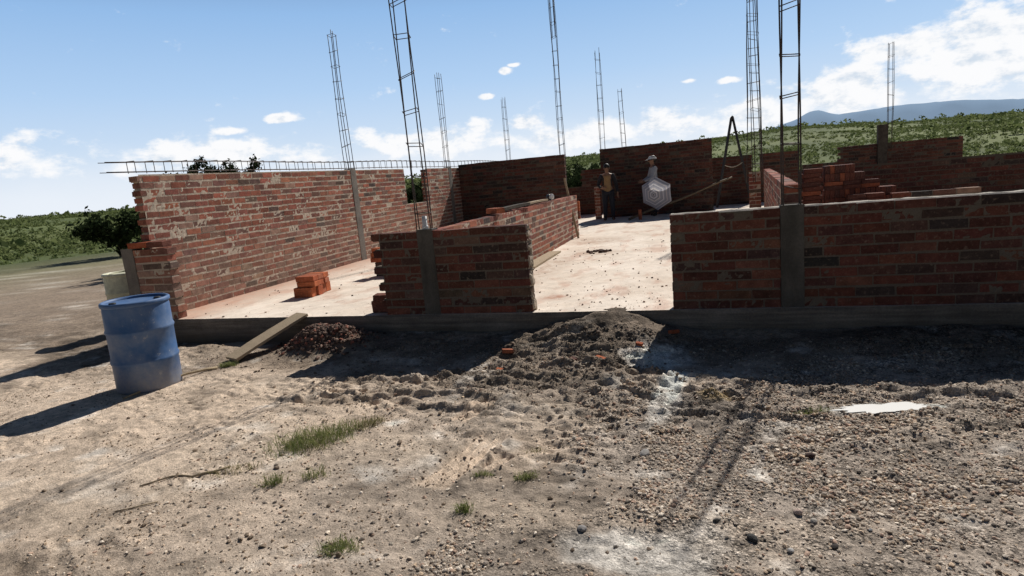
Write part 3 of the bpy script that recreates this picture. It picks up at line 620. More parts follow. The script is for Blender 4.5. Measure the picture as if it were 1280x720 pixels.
# ------------------------------------------------------------------ reinforcement cages
def cage(x, y, z0, z1, label, wx=.15, wy=.11, rz=0, sp=.37, r=.0065, seed=0, lean=(0, 0), splice=None, splay=0., over=.18, grp='upright reinforcement cages', rs=.0045):
    rng = np.random.default_rng(seed); e = empty('rebar_cage', (x, y, z0), label, 'rebar cage', grp, rz); H = z1-z0
    bend = rng.uniform(-.012, .012, (2,))
    def off(z): t = z/max(H, .1); return np.array([lean[0]*t+bend[0]*math.sin(t*3), lean[1]*t+bend[1]*math.sin(t*2.4)])
    zz = np.linspace(-.25, H, 11)
    for sx_ in (-1, 1):
        for sy_ in (-1, 1):
            h = H-rng.uniform(0, over); z = np.linspace(-.25, h, 11); ph = rng.uniform(0, 6)
            P = [(sx_*wx/2*(1+splay*(1-max(t, 0)/H))+off(t)[0]+.010*math.sin(t*2+ph), sy_*wy/2+off(t)[1]+.006*math.cos(t*1.7+ph), t) for t in z]
            tubes('bar', [P], r, M['rebar'], e, 6)
            if splice:
                z = np.linspace(splice-.6, splice+2.2, 6); tubes('bar', [[(sx_*(wx/2-.016)+off(t)[0], sy_*wy/2+off(t)[1], t) for t in z]], r, M['rebar'], e, 6)
    z = .10+rng.uniform(0, .1)
    while z < H-.1:
        o = off(z); a = wx/2*(1+splay*(1-z/H))+r; b = wy/2+r; tl = rng.uniform(-.03, .03); t2 = rng.uniform(-.025, .025)
        P = [(-a+o[0], -b+o[1], z-tl-t2), (a+o[0], -b+o[1], z+tl-t2), (a+o[0], b+o[1], z+tl+t2), (-a+o[0], b+o[1], z-tl+t2), (-a+o[0], -b+o[1], z-tl-t2+.006)]
        tubes('stirrup', [[P[i], P[i+1]] for i in range(4)], rs, M['rebar'], e, 5); z += sp*rng.uniform(.86, 1.14)
    return e
cage(-2.95, 6.082, 1.24, 4.7, 'tall bar cage on the column of the left front wall, four bars apart', .145, .10, .25, r=.0066, seed=1, lean=(-.02, 0))
cage(.735, 6.082, 1.24, 3.3, 'thick bar cage on the right front wall column, seen edge on as two bars', .145, .11, -.13, r=.0078, seed=2, rs=.005)
cage(-7.01, 11.26, 2.2, 4.98, 'bar cage on the nearer column of the long left wall', .12, .12, seed=3, r=.007, sp=.33)
cage(-7.01, 16.36, 2.2, 4.92, 'bar cage on the farther column of the long left wall', .12, .12, seed=4, r=.007, sp=.36)
cage(-7.01, 22.2, 2.2, 4.72, 'bar cage behind the tall shaded left wall, standing alone near the middle of its top', .13, .12, seed=5, r=.007, sp=.38)
cage(-3.83, 17.22, 2.0, 6.5, 'tall bar cage at the right end of the tall shaded left wall, spliced', .13, .11, seed=6, r=.0075, sp=.38, splice=4.0)
cage(-3.22, 20.68, 1.80, 5.62, 'bar cage on the low shaded wall left of the worker in the dark jacket', .15, .12, seed=7, r=.0075, sp=.4)
cage(-3.0, 25.0, .3, 4.85, 'short distant bar cage rising behind the wall left of the capped worker', .15, .12, seed=8, r=.0075, sp=.4, lean=(-.1, 0))
cage(1.13, 16.08, 1.36, 6.6, 'splayed bar cage left of the right front column, many bars widening downward', .17, .14, seed=9, r=.0085, sp=.36, splay=1.0)
cage(1.20, 15.95, 1.36, 6.4, 'second bar cage tangled with the splayed cage, slightly leaning left', .12, .10, .4, seed=19, r=.0085, sp=.4, splay=.7, lean=(-.12, 0))
cage(5.46, 22.05, 1.8, 4.85, 'bar cage at the right edge of the photo, beside the dark formwork post', .13, .12, seed=10, r=.0075, sp=.4)
# beam cage along the left wall top
e = empty('beam_cage', (-7.01, 6.1, 2.2), 'reinforcement cage lying along the top of the long left wall', 'rebar cage')
LB = 15.6
def bz(t): return .015+.045*t/LB+.012*math.sin(t*1.1)
for sx_ in (-1, 1):
    for up in (0, 1):
        tubes('bar', [[(sx_*.055+.004*math.sin(t*2), t, (.012 if not up else .125)+bz(t)*(1 if up else .3)) for t in np.linspace(-.35, LB, 40)]], .0048, M['rebar'], e, 6)
t = .05; rr = random.Random(5)
while t < LB:
    zt = .135+bz(t); a = .062; tw = rr.uniform(-.015, .015)
    tubes('stirrup', [[(-a, t-tw, .0), (-a, t-tw, zt)], [(-a, t-tw, zt), (a, t+tw, zt)], [(a, t+tw, zt), (a, t+tw, .0)]], .0048, M['rebar'], e, 5); t += .27*rr.uniform(.9, 1.1)
# ------------------------------------------------------------------ barrels
def drum(x, y, z, label, mat, R=.288, H=.89, scale=1):
    e = empty('drum', (x, y, z), label, 'drum'); p = [(0, .0), (R*.93, 0), (R*.985, .012), (R, .04)]
    def rib(zc): return [(R, zc-.026), (R+.008, zc-.013), (R+.010, zc), (R+.008, zc+.013), (R, zc+.026)]
    p += rib(.30)+rib(.60)+[(R, .80), (R*.985, .835), (R*.975, .85)]
    lathe('body', [(r*(1-.0*q), q) for r, q in p], mat, e, 56)
    lathe('rim', [(R*.965, .84), (R+.008, .845), (R+.012, .858), (R+.010, .878), (R-.002, .888), (R-.02, .884), (R-.024, .862)], mat, e, 56)
    lathe('lid', [(R-.022, .862), (R*.7, .858), (R*.3, .860), (.0, .860)], mat, e, 56)
    for a in (.7, 3.6): lathe('bung', [(.032, 0), (.032, .012), (.026, .016), (0, .016)], M['black'] if mat is M['drum'] else mat, e, 18, loc=(.19*math.cos(a), .19*math.sin(a), .859))
    return e
dr = drum(-5.33, 4.42, float(ground_z(-5.33, 4.42))-.01, 'blue plastic drum with dusty ribbed side, standing on the earth at the left edge', M['drum'])
dr.rotation_euler = (0.0, .012, .3)
drum(-8.2, 6.75, float(ground_z(-8.2, 6.75)), 'cream plastic barrel behind the blue drum, outside the stub wall', M['cream'])
# ------------------------------------------------------------------ boards
def board(name, p, q, w, th, label, cat, mat, nseg=14, seed=0, wup=None):
    p = Vector(p); q = Vector(q); d = (q-p); L = d.length; d.normalize(); side = Vector((d.y, -d.x, 0)).normalized() if wup is None else Vector(wup); up = side.cross(d); up = up if up.z > 0 else -up
    rng = np.random.default_rng(seed); V = []; F = []
    for i in range(nseg+1):
        t = i/nseg; b = .006*math.sin(t*3.1); o = p+d*(L*t)+up*b
        ws = w/2*(1+rng.uniform(-.02, .02))
        for a, c in ((-1, 0), (1, 0), (1, 1), (-1, 1)): V.append((o+side*a*ws+up*(c*th+rng.uniform(-.001, .001)))[:])
    for i in range(nseg):
        for j in range(4): F.append((i*4+j, i*4+(j+1) % 4, (i+1)*4+(j+1) % 4, (i+1)*4+j))
    F += [(3, 2, 1, 0), tuple(nseg*4+j for j in range(4))]
    c = Vector(V[0]); V = np.array(V)-np.array(c); o = mesh_np(name, V, np.array(F), mat, loc=c[:]); return tag(o, label, cat)
board('plank', (-5.0, 5.17, .02), (-4.68, 6.06, .305), .23, .03, 'weathered board leaning as a ramp from the earth up to the slab edge', 'plank', M['plank'], seed=1)
board('plank', (-2.68, 9.0, .3), (-2.68, 10.85, .3), .22, .03, 'flat board lying on the floor along the sunlit partition', 'plank', M['plank'], seed=2)
board('plank', (-2.90, 8.6, 1.243), (-2.80, 9.7, 1.255), .10, .045, 'dark grey board lying on the middle of the partition top', 'plank', M['darkwood'], seed=3)
board('plank', (-2.90, 9.9, 1.25), (-2.82, 11.0, 1.255), .09, .03, 'brown board lying on the far part of the partition top', 'plank', M['plank'], seed=4)
board('batten', (-2.70, 13.15, .3), (-2.95, 13.30, 1.62), .045, .02, 'thin upright wooden batten leaning on the far end of the partition', 'batten', M['wood'], seed=5, wup=(1, 0, 0))
e = empty('can', (-2.87, 11.55, 1.238), 'small dark can with a white end, lying on the partition top', 'can')
lathe('body', [(0, -.07), (.055, -.07), (.06, -.06), (.06, .06), (.055, .065)], M['black'], e, 20, loc=(0, 0, .06), rot=(PI/2, 0, .7)); lathe('end_cap', [(.056, .066), (.05, .074), (0, .075)], M['white'], e, 20, loc=(0, 0, .06), rot=(PI/2, 0, .7))
e = empty('pipe', (-2.93, 6.06, 1.235), 'short white plastic pipe standing inside the left front bar cage', 'pipe')
lathe('tube', [(.026, 0), (.027, .15), (.024, .15), (.023, .0)], M['white'], e, 18); lathe('collar', [(.027, .0), (.034, .002), (.034, .045), (.027, .05)], M['white'], e, 18)
tube_np_ = tube_np
def pole(name, P, r0, r1, mat, label, cat, k=8):
    P = np.array(P, float); c = P[0].copy(); V, F = tube_np(P-c, np.linspace(r0, r1, len(P)), k); o = mesh_np(name, V, F, mat, smooth=True, loc=tuple(c)); return tag(o, label, cat)
pole('pole', [(-2.05+2.77*t, 17.0+1.55*t*1.25, .33+.86*t+.02*math.sin(t*9)) for t in np.linspace(0, 1, 9)], .035, .026, M['pole'], 'long wooden pole slanting up from the shaded floor past the tall wall', 'pole')
pole('stick', [(-5.22+.24*t, 4.02+.95*t+.04*math.sin(t*5), float(ground_z(-5.22+.24*t, 4.02+.95*t+.04*math.sin(t*5)))+.015+.03*math.sin(t*3)**2) for t in np.linspace(0, 1, 9)], .009, .015, M['wood'], 'pale curved stick lying along the foot of the blue drum', 'stick')
pole('stick', [(-3.42+.42*t, 2.62+.32*t+.03*math.sin(t*6), float(ground_z(-3.42+.42*t, 2.62+.32*t+.03*math.sin(t*6)))+.008) for t in np.linspace(0, 1, 8)], .005, .009, M['plank'], 'dry brown root lying on the tan earth at the lower left', 'stick')
pole('stick', [(-3.3+.17*t, 2.35+.14*t, float(ground_z(-3.3+.17*t, 2.35+.14*t))+.006) for t in np.linspace(0, 1, 4)], .004, .004, M['wood'], 'short pale twig at the left edge below the brown root', 'stick')
# formwork post
board('formwork_post', (5.25, 21.9, .3), (5.25, 21.9, 2.35), .26, .18, 'dark wooden formwork post at the right edge, below the farthest cage', 'post', M['darkwood'], wup=(1, 0, 0))
# stepladder
e = empty('stepladder', (.8, 19.9, .3), 'dark folding stepladder standing open between the tall wall and the right partition', 'stepladder')
def bar(name, p, q, r, parent, mat): 
    p = np.array(p, float); q = np.array(q, float); V, F = tube_np(np.array([p, (p+q)/2, q]), r, 4); return mesh_np(name, V, F, mat, parent)
for s in (-1, 1):
    bar('front_rail', (-.50, s*.24, 0), (-.02, s*.14, 2.62), .035, e, M['darksteel']); bar('rear_rail', (.50, s*.22, 0), (.02, s*.13, 2.62), .028, e, M['darksteel'])
for k in range(7):
    t = (k+1)/8; bar('step', (-.50+.48*t, -.24+.1*t, 2.62*t), (-.50+.48*t, .24-.1*t, 2.62*t), .022, e, M['darksteel'])
bar('top_cap', (0, -.17, 2.63), (0, .17, 2.63), .05, e, M['darksteel']); bar('cross_brace', (.34, -.19, .9), (.34, .19, .9), .018, e, M['darksteel'])
tubes('safety_cord', [[(-.27+.52*t, -.2, 1.26-.10*math.sin(PI*t)+.03*t) for t in np.linspace(0, 1, 9)]], .010, M['yellowcord'], e, 5)
# ------------------------------------------------------------------ people
def skin_mesh(name, J, E, mat, parent=None, sub=2, flat=None):
    """J: name -> (x,y,z,rx,ry); E edges; first joint is the root"""
    names = list(J); me = bpy.data.meshes.new(name); me.from_pydata([J[n][:3] for n in names], [(names.index(a), names.index(b)) for a, b in E], []); me.update()
    o = bpy.data.objects.new(name, me); COL.objects.link(o)
    md = o.modifiers.new('skin', 'SKIN'); md.use_smooth_shade = True; me.skin_vertices or me.attributes
    if not me.skin_vertices: 
        bm = bmesh.new(); bm.from_mesh(me); bm.verts.layers.skin.verify(); bm.to_mesh(me); bm.free()
    for i, n in enumerate(names):
        sv = me.skin_vertices[0].data[i]; r = J[n][3:]; sv.radius = (r[0], r[1] if len(r) > 1 else r[0]); sv.use_root = (i == 0)
    sd = o.modifiers.new('sub', 'SUBSURF'); sd.levels = sub; sd.render_levels = sub
    dg = bpy.context.evaluated_depsgraph_get(); ev = o.evaluated_get(dg); m2 = bpy.data.meshes.new_from_object(ev)
    bpy.data.objects.remove(o, do_unlink=True); m2.materials.clear(); m2.materials.append(mat); m2.name = name
    for p in m2.polygons: p.use_smooth = True
    return link(bpy.data.objects.new(name, m2), parent)
def hand_joints(J, E, wrist, d, side, curl=.5):
    """five unequal fingers beyond a palm; d = direction hand points, side = thumb direction"""
    w = np.array(wrist); d = np.array(d, float); d /= np.linalg.norm(d); sd = np.array(side, float); sd -= d*(sd@d); sd /= np.linalg.norm(sd); n = np.cross(d, sd)
    pre = 'h%d' % len(J); palm = w+d*.07; J[pre+'p'] = (*palm, .036, .020)
    for k, (o, ln) in enumerate([(.027, .07), (.009, .08), (-.009, .074), (-.026, .058)]):
        a = palm+sd*o+d*.02; b = a+d*ln*.55-n*ln*.2*curl; c = b+d*ln*.4-n*ln*.45*curl
        for q, p, r in (('a', a, .0095), ('b', b, .0085), ('c', c, .007)): J[pre+q+str(k)] = (*p, r, r)
        E += [(pre+'p', pre+'a'+str(k)), (pre+'a'+str(k), pre+'b'+str(k)), (pre+'b'+str(k), pre+'c'+str(k))]
    a = w+d*.03+sd*.03; b = a+d*.035+sd*.03; c = b+d*.03+sd*.004
    for q, p, r in (('ta', a, .012), ('tb', b, .0105), ('tc', c, .008)): J[pre+q] = (*p, r, r)
    E += [(pre+'p', pre+'ta'), (pre+'ta', pre+'tb'), (pre+'tb', pre+'tc')]; return pre+'p'
def person(loc, rz, label, arms, lean=0., shirt=None, trouser=None, sleeve=True, cap=None, hair=True, jacket_open=None, headturn=0., H=1.70):
    s = H/1.72; root = empty('person', loc, label, 'person', None, rz)
    f = -lean    # body leans toward -Y (facing -Y)
    def tz(z): return f*max(0, z-.95)
    J = {}; E = []
    def add(n, x, y, z, *r): J[n] = (x*s, (y+tz(z))*s, z*s, *[q*s for q in r])
    add('pelvis', 0, 0, .96, .145, .10); add('waist', 0, 0, 1.12, .13, .09); add('chest', 0, .01, 1.30, .155, .105); add('collar', 0, .01, 1.42, .11, .075); add('neck', 0, 0, 1.50, .052, .055)
    add('skull0', 0, -.01, 1.56, .062, .075); add('skull1', 0, -.005, 1.635, .076, .092); add('skull2', 0, .0, 1.70, .055, .066)
    E += [('pelvis', 'waist'), ('waist', 'chest'), ('chest', 'collar'), ('collar', 'neck'), ('neck', 'skull0'), ('skull0', 'skull1'), ('skull1', 'skull2')]
    cl = {}
    for side, sg in (('l', 1), ('r', -1)):
        add('hip'+side, sg*.095, 0, .88, .092, .095); add('knee'+side, sg*.115, -.02, .50, .058, .062); add('shin'+side, sg*.118, .01, .32, .055, .058); add('ank'+side, sg*.12, .02, .09, .038, .042); add('toe'+side, sg*.14, -.13, .035, .042, .03)
        E += [('pelvis', 'hip'+side), ('hip'+side, 'knee'+side), ('knee'+side, 'shin'+side), ('shin'+side, 'ank'+side), ('ank'+side, 'toe'+side)]
        sh, el, wr, hd, th = arms[side]
        add('sho'+side, sg*.175, .01, 1.40, .062, .062); J['elb'+side] = (*[q*s for q in el], .042*s, .042*s); J['wri'+side] = (*[q*s for q in wr], .029*s, .026*s)
        E += [('collar', 'sho'+side), ('sho'+side, 'elb'+side), ('elb'+side, 'wri'+side)]
        p = hand_joints(J, E, np.array(wr)*s, hd, th); E.append(('wri'+side, p))
    body = skin_mesh('body', J, E, M['skin'], root)
    # face features joined to the body mesh surface: nose, ears, brow (children meshes)
    hy = tz(1.63)*s
    hd = empty_head = None
    def blob(name, c, sc, mat, par=root):
        V, F = ico(3); o = mesh_np(name, V*np.array(sc), F, mat, par, smooth=True, loc=tuple(c)); return o
    yf = (-.10)*s+hy
    if hair:
        V, F = ico(3); V = V*np.array([.098, .116, .115])*s; c = np.array([0, .018*s+hy, 1.668*s]); k = V[F].mean(1); F = F[(k[:, 2] > -.02*s) | (k[:, 1] > .015*s)]; mesh_np('hair', V, F, M['hair'], root, smooth=True, loc=tuple(c))
    blob('nose', (0, yf-.006*s, 1.618*s), (.013*s, .02*s, .024*s), M['skin'])
    for sg in (-1, 1):
        blob('eye', (sg*.031*s, yf+.008*s, 1.642*s), (.012*s, .008*s, .007*s), M['hair']); blob('ear', (sg*.088*s, hy, 1.63*s), (.012*s, .022*s, .034*s), M['skin'])
    blob('mouth', (0, yf+.006*s, 1.578*s), (.024*s, .008*s, .006*s), M['boot'])
    sub = lambda names, k, extra=0: {n: (*J[n][:3], *(q*k+extra for q in J[n][3:])) for n in names}
    T = ['pelvis', 'waist', 'chest', 'collar', 'shol', 'shor', 'elbl', 'elbr', 'wril', 'wrir']; TJ = sub(T, 1.08, .012*s)
    TE = [e_ for e_ in E if e_[0] in T and e_[1] in T]; skin_mesh('jacket' if jacket_open else 'shirt', TJ, TE, shirt, root)
    Lg = ['pelvis', 'hipl', 'hipr', 'kneel', 'kneer', 'shinl', 'shinr', 'ankl', 'ankr']; LJ = sub(Lg, 1.06, .016*s)
    skin_mesh('trousers', LJ, [e_ for e_ in E if e_[0] in Lg and e_[1] in Lg], trouser, root)
    for side in 'lr':
        B = ['ank'+side, 'toe'+side]; BJ = sub(B, 1.1, .012*s); skin_mesh('boot', BJ, [('ank'+side, 'toe'+side)], M['boot'], root)
    if jacket_open:   # tan shirt front showing
        ns, nz = 9, 12; V = []; 
        for i in range(nz):
            z = .90+.50*i/(nz-1); wdt = .125-.035*(i/(nz-1)); 
            for j in range(ns):
                a = -1+2*j/(ns-1); V.append((a*wdt*s, (-.158+.045*a*a+tz(z)+.012*math.cos(i))*s, z*s))
        idx = np.arange(ns*nz).reshape(nz, ns); q = np.stack([idx[:-1, :-1], idx[:-1, 1:], idx[1:, 1:], idx[1:, :-1]], -1).reshape(-1, 4); mesh_np('shirt_front', np.array(V), q, jacket_open, root, smooth=True)
    if cap:
        c = np.array([0, .008*s+hy, 1.66*s]); V, F = ico(3); V = V*np.array([.110, .130, .112])*s; k = V[F].mean(1); F = F[k[:, 2] > .012*s]; cp = mesh_np('cap', V, F, cap, root, smooth=True, loc=tuple(c))
        Vb = []; 
        for i in range(3):
            for j in range(9):
                a = PI*(j/8); rr_ = .095+.045*i; Vb.append((math.cos(a)*min(rr_, .105)*s, (-math.sin(a)*rr_*1.15)*s, (.014-.010*i*math.sin(a))*s))
        idx = np.arange(27).reshape(3, 9); q = np.stack([idx[:-1, :-1], idx[:-1, 1:], idx[1:, 1:], idx[1:, :-1]], -1).reshape(-1, 4); mesh_np('brim', np.array(Vb), q, cap, cp, smooth=True)
    return root
person((-2.66, 17.55, .3), .12, 'worker in a dark jacket over a tan shirt, standing in shade facing the camera', {'l': (None, (.27, .05, 1.10), (.30, -.03, .86), (.05, -.1, -1), (-.4, -1, 0)), 'r': (None, (-.30, .03, 1.14), (-.20, -.16, 1.02), (.8, -.3, .1), (0, -.2, 1))}, lean=.20, shirt=M['jacket'], trouser=M['trouser'], jacket_open=M['tan'], H=1.55)
person((-1.40, 18.05, .3), -1.25, 'worker in a white cap and grey shirt, turned left behind the striped umbrella', {'l': (None, (.25, -.12, 1.14), (.16, -.33, 1.05), (-.3, -1, -.1), (0, 0, 1)), 'r': (None, (-.25, -.10, 1.14), (-.17, -.32, 1.04), (.3, -1, -.1), (0, 0, 1))}, lean=.06, shirt=M['greyshirt'], trouser=M['trouser'], cap=M['white'], H=1.66)
# ------------------------------------------------------------------ umbrella
def m_umb():
    t = NT('striped_nylon'); g = t.mix(1, t.attr(), (1.3, 1.28, 1.28), 'MULTIPLY'); d = t.n('ShaderNodeBsdfDiffuse'); t.l(g, d.inputs[0]); tr = t.n('ShaderNodeBsdfTranslucent'); t.l(g, tr.inputs[0])
    mx = t.n('ShaderNodeMixShader'); mx.inputs[0].default_value = .4; t.l(d.outputs[0], mx.inputs[1]); t.l(tr.outputs[0], mx.inputs[2]); t.l(mx.outputs[0], t.out.inputs[0]); return t.m
M['umb'] = m_umb()
e = empty('umbrella', (-1.37, 17.2, .94), 'open hexagonal umbrella with concentric grey stripes, held low before the capped worker', 'umbrella')
V = []; Fm = []; Fc = []; nr = 15; nsg = 6; R_ = .47
stripes = [(.55, .55, .58), (.34, .35, .39), (.62, .62, .64), (.30, .31, .35), (.58, .56, .55), (.40, .41, .45), (.33, .34, .39), (.60, .60, .62), (.36, .37, .42), (.31, .32, .37), (.52, .50, .50), (.34, .35, .40), (.31, .32, .37), (.46, .46, .49), (.58, .58, .6)]
for i in range(nr+1):
    t_ = i/nr; rr_ = R_*math.sin(t_*1.25)/math.sin(1.25); zz_ = -.22*(1-math.cos(t_*1.25))/(1-math.cos(1.25))
    for j in range(nsg*4):
        a = 2*PI*j/(nsg*4); fr_ = (j % 4)/4; hexr = math.cos(PI/6)/math.cos((a % (PI/3))-PI/6)
        sag = 1-.02*math.sin(fr_*PI)*t_
        V.append((rr_*hexr*sag*math.cos(a), rr_*hexr*sag*math.sin(a), zz_))
m_ = nsg*4
for i in range(nr):
    for j in range(m_): Fm.append((i*m_+j, i*m_+(j+1) % m_, (i+1)*m_+(j+1) % m_, (i+1)*m_+j)); Fc.append(stripes[i])
ux = mesh_np('canopy', np.array(V), np.array(Fm), M['umb'], e, np.array(Fc), smooth=True)
for k in range(6):
    a = k*PI/3; P = []
    for i in range(nr+1):
        t_ = i/nr; rr_ = R_*1.005*math.sin(t_*1.25)/math.sin(1.25); zz_ = -.22*(1-math.cos(t_*1.25))/(1-math.cos(1.25))-.006; P.append((rr_*math.cos(a), rr_*math.sin(a), zz_))
    tubes('rib', [P], .003, M['darksteel'], e, 5)
tubes('shaft', [[(0, 0, .0), (0, 0, -.4), (0, 0, -.75)]], .007, M['darksteel'], e, 6); lathe('ferrule', [(.018, -.004), (.014, .02), (.006, .05), (0, .06)], M['black'], e, 12)
lathe('handle', [(0, -.02), (.013, -.015), (.015, .1), (.012, .12)], M['black'], e, 12, loc=(0, 0, -.84))
ax = Vector((-.30, -1, -.12)).normalized(); e.rotation_mode = 'QUATERNION'; e.rotation_quaternion = ax.to_track_quat('Z', 'X')
e.rotation_quaternion = e.rotation_quaternion @ Matrix.Rotation(0, 3, 'Z').to_quaternion()
# ------------------------------------------------------------------ vegetation
def leaves_np(P, size, rng, asp=.5):
    n = len(P); d = rng.normal(size=(n, 3)); d /= np.linalg.norm(d, axis=1)[:, None]; u = rng.normal(size=(n, 3)); u -= d*(u*d).sum(1)[:, None]; u /= np.linalg.norm(u, axis=1)[:, None]
    s = size*rng.uniform(.6, 1.4, n)[:, None] if np.isscalar(size) else np.asarray(size)[:, None]*rng.uniform(.6, 1.4, n)[:, None]
    V = np.stack([P-d*s, P+u*s*asp, P+d*s, P-u*s*asp], 1).reshape(-1, 3); F = np.arange(4*n).reshape(n, 4); return V, F
def tree(x, y, z, h, w, label, cat='tree', seed=0, name='tree', nleaf=1500, ls=.08, mat='leafdark', spiky=.6, grp=None, trunks=4):
    rng = np.random.default_rng(seed); e = empty(name, (x, y, z), label, cat, grp); limbs = []; P = []
    for k in range(trunks):
        a = 2*PI*k/trunks+rng.uniform(-.4, .4); tip = np.array([math.cos(a)*w*.42, math.sin(a)*w*.42, h*rng.uniform(.7, .92)])
        mid = tip*np.array([.35, .35, .55]); pts = [np.zeros(3), mid*.5+rng.normal(0, .05*w, 3)*[1, 1, 0], mid, tip]; limbs.append(tube_np(pts, [.05*h*.5, .035*h*.5, .025*h*.5, .008*h*.5], 6))
        for q in range(7):
            t0 = rng.uniform(.35, 1); b = mid+(tip-mid)*t0 if t0 > .4 else mid*(t0+.4); dr_ = rng.normal(size=3); dr_[2] = abs(dr_[2])*.9+.1; dr_ /= np.linalg.norm(dr_); ln = w*rng.uniform(.14, .34); tp = b+dr_*ln
            limbs.append(tube_np([b, (b+tp)/2+rng.normal(0, .02*w, 3), tp], [.012*h*.4, .008*h*.4, .003*h*.4], 5)); m = nleaf//(trunks*7)
            tt = rng.random(m)**.6; P.append(b+(tp-b)*tt[:, None]*1.1+rng.normal(0, ls*spiky*1.5, (m, 3)))
    V, F = merge(limbs); mesh_np('trunk', V, F, M['bark'], e, smooth=True); P = np.vstack(P); V, F = leaves_np(P, ls, rng); mesh_np('crown', V, F, M[mat], e); return e
az = math.radians(-42.8); R1 = 21
tree(R1*math.sin(az), R1*math.cos(az), float(ground_z(R1*math.sin(az), R1*math.cos(az))), 3.0, 2.5, 'dark spiky tree crown showing above the top of the long left wall', seed=12, nleaf=7000, ls=.058, trunks=16, spiky=.6)
for i, (a, R0, h, w_, lb) in enumerate([(-10.2, 48, 3.2, 4.6, 'dark bushy tree on the slope right of the tall shaded left wall'), (-11.7, 40, 1.9, 3.2, 'low dark bush below the bushy tree, beside the batten'), (-25.8, 38, 2.0, 3.4, 'dark bush seen through the window gap of the left wall'),
                                        (-50.5, 30, 1.5, 2.4, 'green bush outside the left corner of the house, behind the cream barrel')]):
    a = math.radians(a); X, Y = R0*math.sin(a), R0*math.cos(a); tree(X, Y, float(ground_z(X, Y))-.15, h, w_, lb, 'tree' if i == 0 else 'bush', 20+i, 'tree' if i == 0 else 'bush', 2200, .11, 'leafdark', .9, None, 6)
# scrub covering the hills
rng = np.random.default_rng(77); n = 24000
azs = np.radians(rng.uniform(-62, 27, n*2)); rr_ = np.sqrt(rng.uniform(48**2, 335**2, n*2)); X = rr_*np.sin(azs); Y = rr_*np.cos(azs)
keep = (fbm(X/22, Y/22, 81, 3) > rng.uniform(.22, .55, n*2)) & ((rr_ < 300) | (rng.random(n*2) < .35)); X = X[keep][:n]; Y = Y[keep][:n]; n = len(X); Z = ground_z(X, Y); sz = rng.uniform(.3, .85, n)*(1+.25*(np.hypot(X, Y) > 250))
m = 15; u = rng.normal(size=(n, m, 3)); u /= np.linalg.norm(u, axis=2)[..., None]; u[..., 2] = np.abs(u[..., 2])*.85; P = np.stack([X, Y, Z], -1)[:, None]+u*(sz[:, None, None]*rng.uniform(.6, 1.05, (n, m, 1)))
big = rng.random(n) < .012; sz = np.where(big, 1., 0.); P[big] = P[big, :1]*0+np.stack([X, Y, Z+.6], -1)[big][:, None]+u[big]*rng.uniform(.9, 1.9, (big.sum(), 1, 1)); V, F = leaves_np(P.reshape(-1, 3), np.repeat(np.where(big, .5, .19), m), rng, .7); o = mesh_np('hillside_scrub', V, F, M['scrub']); tag(o, kind='stuff')
# grass
def grass_tuft(x, y, rx, ry, rot, n, h, label, mat='grass', seed=0):
    rng = np.random.default_rng(seed); a = rng.uniform(0, 2*PI, n); r = np.sqrt(rng.random(n))*(.4+.6*rng.random(n)); u = r*np.cos(a)*rx; v = r*np.sin(a)*ry; c, s = math.cos(rot), math.sin(rot)
    X = x+u*c-v*s; Y = y+u*s+v*c; Z = ground_z(X, Y)-.004; az = rng.uniform(0, 2*PI, n); L = h*rng.uniform(.4, 1.2, n); ln = rng.uniform(.3, 1.3, n); w = rng.uniform(.0011, .0021, n)
    d = np.stack([np.cos(az), np.sin(az), 0*az], -1); sd = np.stack([-np.sin(az), np.cos(az), 0*az], -1)*w[:, None]; B = np.stack([X-x, Y-y, Z], -1); g0 = float(ground_z(x, y)); B[:, 2] -= g0
    m1 = B+d*(L*ln*.35)[:, None]+np.array([0, 0, 1])*(L*.55)[:, None]; tip = B+d*(L*ln*.95)[:, None]+np.array([0, 0, 1])*(L*(.95-.3*ln))[:, None]
    V = np.stack([B-sd, B+sd, m1-sd*.8, m1+sd*.8, tip], 1).reshape(-1, 3); k = np.arange(n)[:, None]*5; F4 = k+np.array([[0, 1, 3, 2]]); F3 = k+np.array([[2, 3, 4]])
    o = mesh_np('grass_tuft', V, [F4, F3], M[mat], loc=(x, y, g0)); (tag(o, kind='stuff') if 'straw' in label else tag(o, label, 'grass', 'grass tufts on the bare earth'))
grass_tuft(-2.66, 3.40, .42, .24, .95, 1150, .10, 'largest green grass tuft, left of centre on the earth', seed=1)
grass_tuft(-2.42, 3.70, .16, .10, .9, 260, .06, 'thin grass trailing behind the largest tuft', 'drygrass', 9)
grass_tuft(-1.75, 2.27, .13, .09, .2, 330, .05, 'round green tuft near the bottom left of centre', seed=2)
grass_tuft(-2.55, 2.80, .10, .05, .8, 130, .085, 'sparse spiky tuft in front of the largest tuft, left one', seed=3); grass_tuft(-2.34, 2.92, .10, .06, .5, 110, .075, 'sparse spiky tuft in front of the largest tuft, right one', seed=4)
grass_tuft(-1.03, 3.08, .09, .05, .5, 170, .05, 'small tuft in the pale sandy patch at the centre', seed=5); grass_tuft(-1.27, 2.70, .07, .05, .4, 150, .055, 'small tuft just below the pale sandy patch', seed=6)
grass_tuft(-1.30, 3.08, .09, .03, .2, 110, .04, 'thin tuft between the tyre marks and the sandy patch', seed=7); grass_tuft(-4.92, 5.02, .14, .06, .3, 300, .07, 'bright green tuft at the lower end of the ramp board', seed=8)
grass_tuft(.62, 4.15, .16, .05, .3, 130, .05, 'faint grass left of the white puddle-like patch', seed=10); grass_tuft(-1.08, 3.45, .10, .04, .3, 70, .035, 'faint grass at the back of the sandy patch', 'drygrass', 11)
grass_tuft(-2.95, 2.9, .25, .10, .6, 160, .05, 'dry straw scattered left of the sparse spiky tufts', 'drygrass', 12)
